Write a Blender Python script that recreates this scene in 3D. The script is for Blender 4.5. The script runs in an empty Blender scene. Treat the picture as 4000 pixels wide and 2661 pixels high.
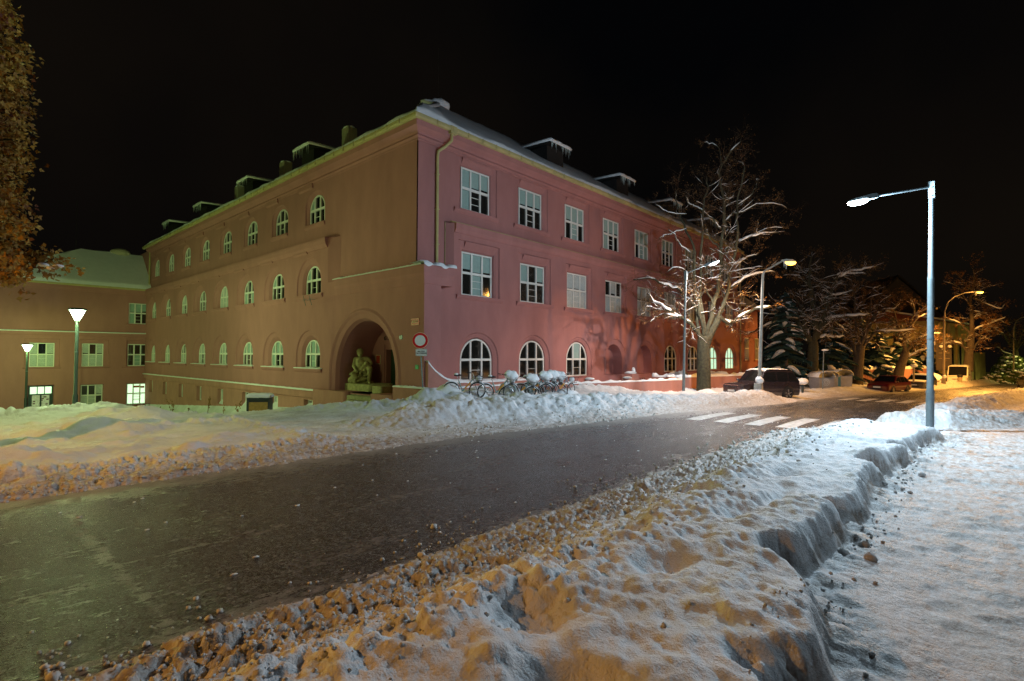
import bpy, math, random
import numpy as np
from mathutils import Vector, Matrix
from mathutils.geometry import tessellate_polygon
R = math.radians
sc = bpy.context.scene
COL = sc.collection
random.seed(7)

# ------------------------------------------------------------------ camera
F_PX = 2057.13; YAW = R(47.8417); PITCH = R(1.5761); ROLL = R(0.2042)
CAM = Vector((-15.1863, -19.7329, 2.2))
fw = Vector((math.sin(YAW)*math.cos(PITCH), math.cos(YAW)*math.cos(PITCH), math.sin(PITCH)))
rt = Vector((math.cos(YAW), -math.sin(YAW), 0)); up = rt.cross(fw)
rt, up = rt*math.cos(ROLL)+up*math.sin(ROLL), up*math.cos(ROLL)-rt*math.sin(ROLL)
cd = bpy.data.cameras.new('camera'); cam = bpy.data.objects.new('camera', cd); COL.objects.link(cam)
cd.sensor_width = 36; cd.lens = F_PX/4000*36; cd.clip_start = 0.1; cd.clip_end = 2000
m = Matrix((rt, up, -fw)).transposed().to_4x4(); m.translation = CAM; cam.matrix_world = m
sc.camera = cam

# ------------------------------------------------------------------ world, exposure
w = bpy.data.worlds.new("World"); sc.world = w; w.use_nodes = True
nt = w.node_tree; nt.nodes.clear()
wo = nt.nodes.new('ShaderNodeOutputWorld'); bg = nt.nodes.new('ShaderNodeBackground')
tc = nt.nodes.new('ShaderNodeTexCoord'); nz = nt.nodes.new('ShaderNodeTexNoise'); nz.inputs['Scale'].default_value = 1.6; nz.inputs['Detail'].default_value = 4
cr = nt.nodes.new('ShaderNodeValToRGB')
cr.color_ramp.elements[0].position = .35; cr.color_ramp.elements[0].color = (0.0009, 0.0010, 0.0013, 1)
cr.color_ramp.elements[1].position = .75; cr.color_ramp.elements[1].color = (0.0048, 0.0035, 0.0024, 1)
nt.links.new(tc.outputs['Generated'], nz.inputs['Vector']); nt.links.new(nz.outputs['Fac'], cr.inputs['Fac'])
nt.links.new(cr.outputs['Color'], bg.inputs['Color']); bg.inputs['Strength'].default_value = 1.0
nt.links.new(bg.outputs[0], wo.inputs[0])
sc.view_settings.view_transform = 'Standard'; sc.view_settings.look = 'None'
sc.view_settings.exposure = 0.0; sc.view_settings.gamma = 1.0
sc.render.engine = 'CYCLES'
sc.cycles.use_denoising = True
sc.cycles.denoising_prefilter = 'NONE'
sc.cycles.max_bounces = 6; sc.cycles.diffuse_bounces = 4; sc.cycles.glossy_bounces = 2
sc.cycles.sample_clamp_indirect = 3.0
sc.cycles.sample_clamp_direct = 20.0

def P(px, py, depth):
    """point seen at (px, py) of a 2357 px wide picture, 'depth' metres in front of the viewpoint"""
    k = 4000/2357
    return CAM + depth*(fw + rt*((px*k-2000)/F_PX) - up*((py*k-1330.5)/F_PX))

def light(name, loc, col, watts, radius=.12, parent=None):
    l = bpy.data.lights.new(name, 'POINT'); l.color = col; l.energy = watts; l.shadow_soft_size = radius
    o = bpy.data.objects.new(name, l); COL.objects.link(o); o.location = loc
    return o
LED = (.66, .86, 1.0); NEU = (1.0, .9, .84); SOD = (1.0, .44, .08); GRN = (.66, 1.0, .30); YGR = (1.0, .86, .2)
def spot(name, loc, col, watts, radius=.1, size=160, blend=.35):
    l = bpy.data.lights.new(name, 'SPOT'); l.color = col; l.energy = watts; l.shadow_soft_size = radius; l.spot_size = R(size); l.spot_blend = blend
    o = bpy.data.objects.new(name, l); COL.objects.link(o); o.location = loc
    return o
dn_ = Vector((0, 0, -.25))
light('led_light', P(1972, 463, 15.15)+dn_, LED, 3900, .10)
light('led_light', P(1641, 618, 30.05)+dn_, NEU, 300, .10)
spot('led_light', P(1641, 618, 30.05)+dn_, NEU, 2000, .10, 160, .4)
light('led_light', Vector((-4.0, -20.7, 6.65)), LED, 650, .10)
light('sodium_light', P(1834, 594, 29)+dn_, SOD, 450, .12)
spot('sodium_light', P(1834, 594, 29)+dn_, SOD, 2100, .12, 174, .12)
light('sodium_light', P(2260, 672, 56)+dn_, SOD, 1500, .12)
spot('sodium_light', P(2260, 672, 56)+dn_, SOD, 15000, .12, 176, .12)
spot('sodium_light', Vector((46, -31, 8.4)), SOD, 17000, .12, 166, .2)  # added lamp, unseen beyond the right edge, to gild the far trees and street
spot('lamp_light', Vector((104, -33, 6.3)), YGR, 9000, .3, 160, .4)
light('park_light', P(173, 722, 27), (.74, 1.0, .42), 2300, .1)
light('park_light', P(59.5, 802, 43), GRN, 1000, .1)
light('park_light', Vector((-21, 24, 3.6)), GRN, 3200, .1)  # added third lamp, unseen off to the left, to brighten wing and facade
light('street_light', P(-70, 400, 15), (.84, 1.0, .36), 900, .1)
spot('sodium_light', Vector((-24, -8.6, 8.4)), SOD, 4600, .12, 150, .35)

# ------------------------------------------------------------------ materials
def mat(name, col, rough=.7, var=.12, vscale=3.0, bump=0, bscale=40, metal=0, spec=.4, emit=None, estr=0, col2=None, detail=4, coat=0, stretch=0):
    M = bpy.data.materials.new(name); M.use_nodes = True; n = M.node_tree; b = n.nodes['Principled BSDF']
    b.inputs['Roughness'].default_value = rough; b.inputs['Metallic'].default_value = metal
    b.inputs['Specular IOR Level'].default_value = spec
    if coat: b.inputs['Coat Weight'].default_value = coat
    t = n.nodes.new('ShaderNodeTexCoord')
    g = n.nodes.new('ShaderNodeNewGeometry')
    if var or col2:
        a = n.nodes.new('ShaderNodeTexNoise'); a.inputs['Scale'].default_value = vscale; a.inputs['Detail'].default_value = detail; a.inputs['Roughness'].default_value = .65
        if stretch:
            mp = n.nodes.new('ShaderNodeMapping'); mp.inputs['Scale'].default_value = (1, 1, stretch); n.links.new(g.outputs['Position'], mp.inputs['Vector']); n.links.new(mp.outputs[0], a.inputs['Vector'])
        else: n.links.new(g.outputs['Position'], a.inputs['Vector'])
        r = n.nodes.new('ShaderNodeValToRGB'); r.color_ramp.elements[0].position = .3; r.color_ramp.elements[1].position = .7
        c1 = [c*(1-var) for c in col[:3]]+[1]; c2 = list(col2)+[1] if col2 else [min(1, c*(1+var)) for c in col[:3]]+[1]
        r.color_ramp.elements[0].color = c1; r.color_ramp.elements[1].color = c2
        n.links.new(a.outputs['Fac'], r.inputs['Fac']); n.links.new(r.outputs['Color'], b.inputs['Base Color'])
    else: b.inputs['Base Color'].default_value = (*col[:3], 1)
    if bump:
        a = n.nodes.new('ShaderNodeTexNoise'); a.inputs['Scale'].default_value = bscale; a.inputs['Detail'].default_value = 5
        n.links.new(g.outputs['Position'], a.inputs['Vector'])
        u = n.nodes.new('ShaderNodeBump'); u.inputs['Strength'].default_value = 1; u.inputs['Distance'].default_value = bump
        n.links.new(a.outputs['Fac'], u.inputs['Height']); n.links.new(u.outputs['Normal'], b.inputs['Normal'])
    if emit: b.inputs['Emission Color'].default_value = (*emit, 1); b.inputs['Emission Strength'].default_value = estr
    return M

def ground_mat(name, attr, colA, colB, rA, rB, bumpA, scaleA, bumpB=0, scaleB=10, speck=0, fine=0):
    """colA where attribute = 0, colB where attribute = 1"""
    M = bpy.data.materials.new(name); M.use_nodes = True; n = M.node_tree; b = n.nodes['Principled BSDF']
    g = n.nodes.new('ShaderNodeNewGeometry'); at = n.nodes.new('ShaderNodeAttribute'); at.attribute_name = attr
    a = n.nodes.new('ShaderNodeTexNoise'); a.inputs['Scale'].default_value = 9; a.inputs['Detail'].default_value = 8; a.inputs['Roughness'].default_value = .75
    mp = n.nodes.new('ShaderNodeMapping'); mp.inputs['Scale'].default_value = (.6, 1.4, 1)
    n.links.new(g.outputs['Position'], mp.inputs['Vector']); n.links.new(mp.outputs[0], a.inputs['Vector'])
    s = n.nodes.new('ShaderNodeMath'); s.operation = 'ADD'; n.links.new(at.outputs['Fac'], s.inputs[0])
    s2 = n.nodes.new('ShaderNodeMapRange'); s2.inputs[1].default_value = .25; s2.inputs[2].default_value = .75; s2.inputs[3].default_value = -.6; s2.inputs[4].default_value = .6
    n.links.new(a.outputs['Fac'], s2.inputs[0])
    gate = n.nodes.new('ShaderNodeMath'); gate.operation = 'MULTIPLY'  # noise only where the attribute is between
    par = n.nodes.new('ShaderNodeMapRange'); par.inputs[1].default_value = 0; par.inputs[2].default_value = .12
    n.links.new(at.outputs['Fac'], par.inputs[0]); n.links.new(par.outputs[0], gate.inputs[0]); n.links.new(s2.outputs[0], gate.inputs[1])
    n.links.new(gate.outputs[0], s.inputs[1])
    cl = n.nodes.new('ShaderNodeMapRange'); cl.inputs[1].default_value = 0.05; cl.inputs[2].default_value = .95; n.links.new(s.outputs[0], cl.inputs[0])
    mx = n.nodes.new('ShaderNodeMix'); mx.data_type = 'RGBA'; n.links.new(cl.outputs[0], mx.inputs[0])
    va = n.nodes.new('ShaderNodeTexNoise'); va.inputs['Scale'].default_value = 1.3; va.inputs['Detail'].default_value = 6
    n.links.new(g.outputs['Position'], va.inputs['Vector'])
    rr = n.nodes.new('ShaderNodeValToRGB'); rr.color_ramp.elements[0].position = .3; rr.color_ramp.elements[1].position = .72
    rr.color_ramp.elements[0].color = [c*.82 for c in colA]+[1]; rr.color_ramp.elements[1].color = [min(1, c*1.12) for c in colA]+[1]
    n.links.new(va.outputs['Fac'], rr.inputs['Fac'])
    mx.inputs[7].default_value = (*colB, 1)
    if speck:  # stone grain, its strong contrast also paints wet sparkle into the colour
        v1 = n.nodes.new('ShaderNodeTexVoronoi'); v1.inputs['Scale'].default_value = 62; n.links.new(g.outputs['Position'], v1.inputs['Vector'])
        sm = n.nodes.new('ShaderNodeSeparateColor'); n.links.new(v1.outputs['Color'], sm.inputs[0])
        mr = n.nodes.new('ShaderNodeMapRange'); mr.inputs[1].default_value = .15; mr.inputs[2].default_value = 1; mr.inputs[3].default_value = .15; mr.inputs[4].default_value = 2.6; n.links.new(sm.outputs[0], mr.inputs[0])
        v2 = n.nodes.new('ShaderNodeTexVoronoi'); v2.inputs['Scale'].default_value = 24; n.links.new(g.outputs['Position'], v2.inputs['Vector'])
        sm2 = n.nodes.new('ShaderNodeSeparateColor'); n.links.new(v2.outputs['Color'], sm2.inputs[0])
        mr2 = n.nodes.new('ShaderNodeMapRange'); mr2.inputs[3].default_value = .45; mr2.inputs[4].default_value = 1.6; n.links.new(sm2.outputs[1], mr2.inputs[0])
        mm_ = n.nodes.new('ShaderNodeMath'); mm_.operation = 'MULTIPLY'; n.links.new(mr.outputs[0], mm_.inputs[0]); n.links.new(mr2.outputs[0], mm_.inputs[1])
        ml = n.nodes.new('ShaderNodeVectorMath'); ml.operation = 'SCALE'; n.links.new(rr.outputs['Color'], ml.inputs[0]); n.links.new(mm_.outputs[0], ml.inputs['Scale']); n.links.new(ml.outputs[0], mx.inputs[6])
        b.inputs['Specular IOR Level'].default_value = .8
    else: n.links.new(rr.outputs['Color'], mx.inputs[6])
    n.links.new(mx.outputs[2], b.inputs['Base Color'])
    ro = n.nodes.new('ShaderNodeMapRange'); ro.inputs[3].default_value = rA; ro.inputs[4].default_value = rB; n.links.new(cl.outputs[0], ro.inputs[0])
    rv = n.nodes.new('ShaderNodeMath'); rv.operation = 'MULTIPLY_ADD'; n.links.new(va.outputs['Fac'], rv.inputs[0]); rv.inputs[1].default_value = .35; rv.inputs[2].default_value = -.17
    ra = n.nodes.new('ShaderNodeMath'); ra.operation = 'ADD'; ra.use_clamp = True; n.links.new(ro.outputs[0], ra.inputs[0]); n.links.new(rv.outputs[0], ra.inputs[1])
    n.links.new(ra.outputs[0], b.inputs['Roughness'])
    h1 = n.nodes.new('ShaderNodeTexNoise'); h1.inputs['Scale'].default_value = scaleA; h1.inputs['Detail'].default_value = 6; h1.inputs['Roughness'].default_value = .7
    n.links.new(g.outputs['Position'], h1.inputs['Vector'])
    u = n.nodes.new('ShaderNodeBump'); u.inputs['Distance'].default_value = bumpA; n.links.new(h1.outputs['Fac'], u.inputs['Height'])
    if fine:
        h3 = n.nodes.new('ShaderNodeTexNoise'); h3.inputs['Scale'].default_value = 55; h3.inputs['Detail'].default_value = 4; n.links.new(g.outputs['Position'], h3.inputs['Vector'])
        u3 = n.nodes.new('ShaderNodeBump'); u3.inputs['Distance'].default_value = .008; n.links.new(h3.outputs['Fac'], u3.inputs['Height']); n.links.new(u.outputs['Normal'], u3.inputs['Normal']); u = u3
    if bumpB:
        h2 = n.nodes.new('ShaderNodeTexVoronoi'); h2.inputs['Scale'].default_value = scaleB; n.links.new(g.outputs['Position'], h2.inputs['Vector'])
        u2 = n.nodes.new('ShaderNodeBump'); u2.inputs['Distance'].default_value = bumpB; n.links.new(h2.outputs['Distance'], u2.inputs['Height'])
        n.links.new(u.outputs['Normal'], u2.inputs['Normal']); u = u2
    n.links.new(u.outputs['Normal'], b.inputs['Normal'])
    return M

M = {}
M['snow'] = mat('snow', (.80, .82, .85), .75, .04, 2, bump=.012, bscale=14, spec=.25)
M['snowground'] = ground_mat('trodden_snow', 'dirt_glow', (.70, .72, .75), (.25, .20, .16), .7, .5, .022, 13, fine=1)
M['clod'] = mat('gritty_snow', (.60, .58, .54), .8, .35, 2.5, bump=.01, bscale=40, spec=.2, col2=(.74, .75, .77))
M['asphalt'] = ground_mat('wet_asphalt', 'dust', (.047, .049, .052), (.30, .29, .28), .20, .72, .003, 90, .005, 80, speck=1)
M['paint'] = mat('road_paint', (.13, .13, .13), .5, .1, 5, bump=.003, bscale=80, detail=10, col2=(.60, .60, .58))
M['plaster'] = mat('pink_plaster', (.36, .158, .146), .85, .10, 1.1, bump=.006, bscale=18, spec=.2, detail=9, stretch=.35)
M['plinth'] = mat('pink_plinth_plaster', (.40, .19, .155), .85, .16, 1.3, bump=.006, bscale=18, spec=.2, detail=9, stretch=.5)
M['wood'] = mat('window_paint', (.70, .70, .66), .45, .05, 4, spec=.4)
M['glass'] = mat('dark_window_glass', (.014, .014, .012), .06, 0, spec=1.0, coat=.6)
M['blind'] = mat('pale_green_blind', (.25, .36, .33), .7, .08, 6)
M['curtain'] = mat('grey_curtain', (.42, .46, .45), .8, .2, 12)
M['gutter'] = mat('yellow_painted_gutter', (.40, .34, .15), .5, .12, 2, spec=.3)
M['ledge'] = mat('painted_ledge_sheet', (.30, .26, .10), .5, .2, 2)
M['tile'] = mat('clay_roof_tile', (.20, .06, .035), .8, .4, 6, bump=.02, bscale=10)
M['dark'] = mat('dark_wood', (.018, .016, .015), .8, .3, 4)
M['chimney'] = mat('rendered_chimney', (.42, .38, .26), .9, .1, 2)
M['stone'] = mat('mossy_sandstone', (.36, .33, .15), .9, .35, 5, bump=.012, bscale=25)
M['stonestep'] = mat('stone_step', (.30, .28, .16), .85, .3, 5, bump=.01, bscale=20)
M['door'] = mat('dark_green_door', (.025, .05, .025), .5, .2, 5)
M['galv'] = mat('galvanised_steel', (.15, .19, .21), .45, .15, 8, metal=.3, spec=.5)
M['lampgreen'] = mat('dark_green_lamp_paint', (.022, .035, .035), .45, .15, 8)
M['concrete'] = mat('concrete_mast', (.34, .31, .27), .85, .2, 5, bump=.004, bscale=40)
M['rust'] = mat('painted_steel_mast', (.30, .24, .16), .6, .25, 5)
M['bark'] = mat('tree_bark', (.045, .044, .028), .95, .4, 7, bump=.03, bscale=16, col2=(.075, .072, .042))
M['barkdark'] = mat('dark_tree_bark', (.075, .060, .045), .95, .4, 7, bump=.03, bscale=16)
M['twig'] = mat('brown_twig', (.07, .04, .02), .9, .3, 5)
M['deadleaf'] = mat('dry_brown_leaf', (.22, .10, .03), .8, .5, 3, col2=(.36, .19, .05))
M['autumn'] = mat('autumn_leaf', (.17, .035, .010), .7, .4, 1.3, col2=(.46, .30, .04))
M['needle'] = mat('spruce_needles', (.020, .055, .050), .9, .4, 5)
M['evergreen'] = mat('evergreen_leaf', (.08, .13, .03), .8, .4, 5)
M['black'] = mat('black_plastic', (.012, .012, .013), .5, 0)
M['rubber'] = mat('tyre_rubber', (.02, .02, .021), .85, .2, 8)
M['chrome'] = mat('bright_metal', (.7, .7, .7), .22, 0, metal=1)
M['carglass'] = mat('car_glass', (.01, .011, .013), .05, 0, spec=.8)
M['suv'] = mat('black_car_paint', (.030, .022, .027), .25, 0, spec=.6, coat=.8)
M['redcar'] = mat('dark_red_car_paint', (.09, .005, .008), .28, 0, spec=.5, coat=.8)
M['greycar'] = mat('dark_grey_car_paint', (.06, .055, .05), .3, 0, spec=.5, coat=.6)
M['van'] = mat('white_van_paint', (.70, .68, .62), .35, .04, 2, coat=.4)
M['headlamp'] = mat('headlamp_glass', (.55, .62, .68), .1, 0, spec=.8)
M['taillamp'] = mat('red_tail_lamp', (.35, .01, .01), .2, 0)
M['plate'] = mat('number_plate', (.62, .62, .60), .5, 0)
M['white'] = mat('white_sign_face', (.62, .66, .64), .45, .03, 6)
M['signred'] = mat('red_sign_face', (.50, .008, .014), .45, .05, 6)
M['orange'] = mat('orange_print', (.45, .08, .015), .5, .1, 12)
M['bluesign'] = mat('dark_blue_sign', (.02, .06, .09), .4, 0)
M['greensign'] = mat('green_sign', (.02, .36, .14), .5, .1, 8)
M['cream'] = mat('cream_print', (.62, .52, .34), .5, 0)
M['slat'] = mat('wooden_slats', (.42, .27, .07), .6, .25, 5)
M['bin'] = mat('dark_bin_steel', (.03, .045, .045), .45, 0)
M['container'] = mat('grey_plastic_container', (.30, .31, .35), .55, .1, 5)
M['containerblue'] = mat('blue_plastic_container', (.05, .22, .36), .5, .1, 5)
M['teal'] = mat('pale_green_bike_paint', (.20, .33, .32), .35, .05, 5, coat=.4)
M['bikeorange'] = mat('orange_bike_paint', (.62, .28, .03), .4, 0)
M['facadeyellow'] = mat('yellow_green_plaster', (.36, .31, .14), .9, .35, .6)
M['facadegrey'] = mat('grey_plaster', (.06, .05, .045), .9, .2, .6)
M['litpane'] = mat('lit_window_pane', (.6, .9, .8), .5, 0, emit=(.55, 1.0, .72), estr=.85)
M['litroom'] = mat('lit_room_pane', (.6, .9, .8), .5, 0, emit=(.72, 1.0, .66), estr=1.1)
M['litdim'] = mat('dim_lit_pane', (.3, .3, .2), .3, .6, 9, emit=(.75, .9, .5), estr=.22)
M['litwhite'] = mat('lamp_diffuser_white', (1, 1, 1), .5, 0, emit=(.80, .94, 1.0), estr=60)
M['litneutral'] = mat('lamp_diffuser_neutral', (1, 1, 1), .5, 0, emit=(1.0, .97, .93), estr=50)
M['litsodium'] = mat('lamp_diffuser_sodium', (1, .6, .2), .5, 0, emit=(1.0, .50, .07), estr=6)
M['litgreen'] = mat('lamp_diffuser_greenish', (.9, 1, .9), .5, 0, emit=(.86, 1.0, .88), estr=14)
def lantern_glass(Mt):
    """frosted glass that glows and lets the lamp inside shine out"""
    n = Mt.node_tree; b = n.nodes['Principled BSDF']; o = n.nodes['Material Output']
    tr = n.nodes.new('ShaderNodeBsdfTransparent'); mx = n.nodes.new('ShaderNodeMixShader'); mx.inputs[0].default_value = .25
    n.links.new(tr.outputs[0], mx.inputs[1]); n.links.new(b.outputs[0], mx.inputs[2]); n.links.new(mx.outputs[0], o.inputs['Surface'])
lantern_glass(M['litgreen'])
M['ice'] = mat('icicle', (.65, .75, .72), .2, 0, spec=.6)

# ------------------------------------------------------------------ mesh builder
class MB:
    def __init__(s): s.v = []; s.f = []; s.mi = []; s.cur = 0
    def add(s, vs, fs):
        b = len(s.v); s.v += [tuple(v) for v in vs]
        for f in fs: s.f.append(tuple(b+i for i in f)); s.mi.append(s.cur)
        return s
    def box(s, a, b, T=None):
        x0, y0, z0 = a; x1, y1, z1 = b
        vs = [(x0,y0,z0),(x1,y0,z0),(x1,y1,z0),(x0,y1,z0),(x0,y0,z1),(x1,y0,z1),(x1,y1,z1),(x0,y1,z1)]
        if T: vs = [T(*q) for q in vs]
        return s.add(vs, [(0,3,2,1),(4,5,6,7),(0,1,5,4),(1,2,6,5),(2,3,7,6),(3,0,4,7)])
    def prism(s, poly, axis_fn, t0, t1):
        """poly: 2D points; axis_fn(u, v, t) -> 3D"""
        n = len(poly); vs = [axis_fn(u, v, t0) for u, v in poly]+[axis_fn(u, v, t1) for u, v in poly]
        fs = [(i, (i+1) % n, n+(i+1) % n, n+i) for i in range(n)]
        fs += [tuple(range(n))[::-1], tuple(range(n, 2*n))]
        return s.add(vs, fs)
    def tube(s, pts, rad, n=8, cap=True):
        pts = [Vector(p) for p in pts]; m_ = len(pts)
        if not hasattr(rad, '__len__'): rad = [rad]*m_
        vs = []; ref = Vector((0, 0, 1))
        for i, p in enumerate(pts):
            d = (pts[min(i+1, m_-1)]-pts[max(i-1, 0)]); 
            if d.length < 1e-9: d = Vector((0, 0, 1))
            d.normalize()
            if i == 0:
                ref = Vector((1, 0, 0)) if abs(d.z) > .9 else Vector((0, 0, 1))
                a = d.cross(ref).normalized()
            else:
                a = (a-d*a.dot(d)).normalized()
            b = d.cross(a)
            for k in range(n):
                t = 2*math.pi*k/n; vs.append(p+(a*math.cos(t)+b*math.sin(t))*rad[i])
        fs = [(i*n+k, i*n+(k+1) % n, (i+1)*n+(k+1) % n, (i+1)*n+k) for i in range(m_-1) for k in range(n)]
        if cap: fs += [tuple(range(n))[::-1], tuple(range((m_-1)*n, m_*n))]
        return s.add(vs, fs)
    def lathe(s, prof, c=(0, 0, 0), n=16, sx=1, sy=1):
        vs = []
        for r, z in prof:
            for k in range(n):
                t = 2*math.pi*k/n; vs.append((c[0]+r*sx*math.cos(t), c[1]+r*sy*math.sin(t), c[2]+z))
        m_ = len(prof)
        fs = [(i*n+k, i*n+(k+1) % n, (i+1)*n+(k+1) % n, (i+1)*n+k) for i in range(m_-1) for k in range(n)]
        fs += [tuple(range(n))[::-1], tuple(range((m_-1)*n, m_*n))]
        return s.add(vs, fs)
    def blob(s, c, r, seed=0, n=10, flat=1.0, amp=.18):
        rx, ry, rz = (r, r, r*flat) if not hasattr(r, '__len__') else r
        rnd = random.Random(seed); ph = [rnd.uniform(0, 6.28) for _ in range(6)]
        vs = []; h = n//2+1
        for i in range(h+1):
            th = math.pi*i/h
            for k in range(n):
                t = 2*math.pi*k/n
                q = 1+amp*(math.sin(3*t+ph[0])*math.sin(2*th+ph[1])+.6*math.sin(5*t+ph[2]+th*4)*math.sin(th+ph[3]))
                vs.append((c[0]+rx*q*math.sin(th)*math.cos(t), c[1]+ry*q*math.sin(th)*math.sin(t), c[2]+rz*q*math.cos(th)))
        fs = [(i*n+k, (i+1)*n+k, (i+1)*n+(k+1) % n, i*n+(k+1) % n) for i in range(h) for k in range(n)]
        return s.add(vs, fs)
    def build(s, name, mats, parent=None, smooth=False, origin=None):
        me = bpy.data.meshes.new(name)
        o0 = Vector(origin) if origin is not None else (parent_world(parent) if parent is not None else Vector((0, 0, 0)))
        vs = [(v[0]-o0.x, v[1]-o0.y, v[2]-o0.z) for v in s.v]
        me.from_pydata(vs, [], s.f)
        if not isinstance(mats, (list, tuple)): mats = [mats]
        for mm in mats: me.materials.append(M[mm])
        if len(mats) > 1: me.polygons.foreach_set('material_index', s.mi)
        if smooth: me.polygons.foreach_set('use_smooth', [True]*len(me.polygons))
        me.validate(); me.update()
        o = bpy.data.objects.new(name, me); COL.objects.link(o)
        if parent is not None:
            o.parent = parent
            o.location = o0-parent_world(parent)
        else: o.location = o0
        return o
_W = {}
def parent_world(o):
    l = Vector(o.location)
    while o.parent is not None:
        o = o.parent; l += Vector(o.location)
    return l
def thing(name, label, cat, loc=(0, 0, 0), group=None, kind=None):
    o = bpy.data.objects.new(name, None); COL.objects.link(o); o.location = loc
    o.empty_display_size = .2
    return tag(o, label, cat, group, kind)
def tag(o, label=None, cat=None, group=None, kind=None):
    if label: o['label'] = label
    if cat: o['category'] = cat
    if group: o['group'] = group
    if kind: o['kind'] = kind
    return o
def autosmooth(o, ang=35):
    me = o.data; me.polygons.foreach_set('use_smooth', [True]*len(me.polygons))
    me.set_sharp_from_angle(angle=R(ang)); return o

# ------------------------------------------------------------------ noise
def _hash(ix, iy, s):
    h = (ix.astype(np.int64)*374761393+iy.astype(np.int64)*668265263+s*974634777) & 0x7fffffff
    h = ((h ^ (h >> 13))*1274126177) & 0x7fffffff
    return ((h ^ (h >> 16)) & 0xffff)/65535.0
def vnoise(x, y, s=0):
    ix = np.floor(x); iy = np.floor(y); fx = x-ix; fy = y-iy
    u = fx*fx*fx*(fx*(fx*6-15)+10); v = fy*fy*fy*(fy*(fy*6-15)+10)
    a = _hash(ix, iy, s); b = _hash(ix+1, iy, s); c = _hash(ix, iy+1, s); d = _hash(ix+1, iy+1, s)
    return (a*(1-u)+b*u)*(1-v)+(c*(1-u)+d*u)*v
def fbm(x, y, s=0, o=4, g=.5):
    t = 0; a = 1; n = 0
    for i in range(o):
        t = t+a*(vnoise(x*2**i+i*17.3, y*2**i-i*9.1, s+i)-.5); n += a; a *= g
    return t/n*2
def lumps(x, y, size, s=0, dens=1.0):
    """rounded clods: height of spheres scattered one per cell, 0..1"""
    X = x/size; Y = y/size; ix = np.floor(X); iy = np.floor(Y); h = np.zeros_like(x)
    for dx in (-1, 0, 1):
        for dy in (-1, 0, 1):
            cx = ix+dx; cy = iy+dy
            px = cx+_hash(cx, cy, s); py = cy+_hash(cx, cy, s+5); r = .35+.5*_hash(cx, cy, s+9)
            on = _hash(cx, cy, s+13) < dens
            d2 = ((X-px)**2+(Y-py)**2)/(r*r)
            h = np.maximum(h, np.where(on, r*np.sqrt(np.clip(1-d2, 0, 1)), 0))
    return h
def sst(a, b, x):
    t = np.clip((x-a)/(b-a), 0, 1); return t*t*(3-2*t)
def zs(x): return -0.0205*np.maximum(x-4, 0)
def yfar(x): return np.where(x < 12, np.interp(x, [-60, -14, -6, 3, 12], [-9.2, -9.0, -9.4, -10.7, -11.3]), -11.3-.115*(x-12))
def ynear(x): return np.where(x < 15, np.interp(x, [-60, 1.5, 5, 15], [-15.3, -15.35, -17.2, -17.4]), -17.4-.115*(x-15))
def seg(x, y, pts):
    """distance to polyline and parameter"""
    best = np.full_like(x, 1e9); par = np.zeros_like(x); acc = 0
    for (ax, ay), (bx, by) in zip(pts[:-1], pts[1:]):
        L = math.hypot(bx-ax, by-ay); t = np.clip(((x-ax)*(bx-ax)+(y-ay)*(by-ay))/L/L, 0, 1)
        d = np.hypot(x-ax-t*(bx-ax), y-ay-t*(by-ay)); m_ = d < best
        best = np.where(m_, d, best); par = np.where(m_, acc+t*L, par); acc += L
    return best, par

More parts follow.
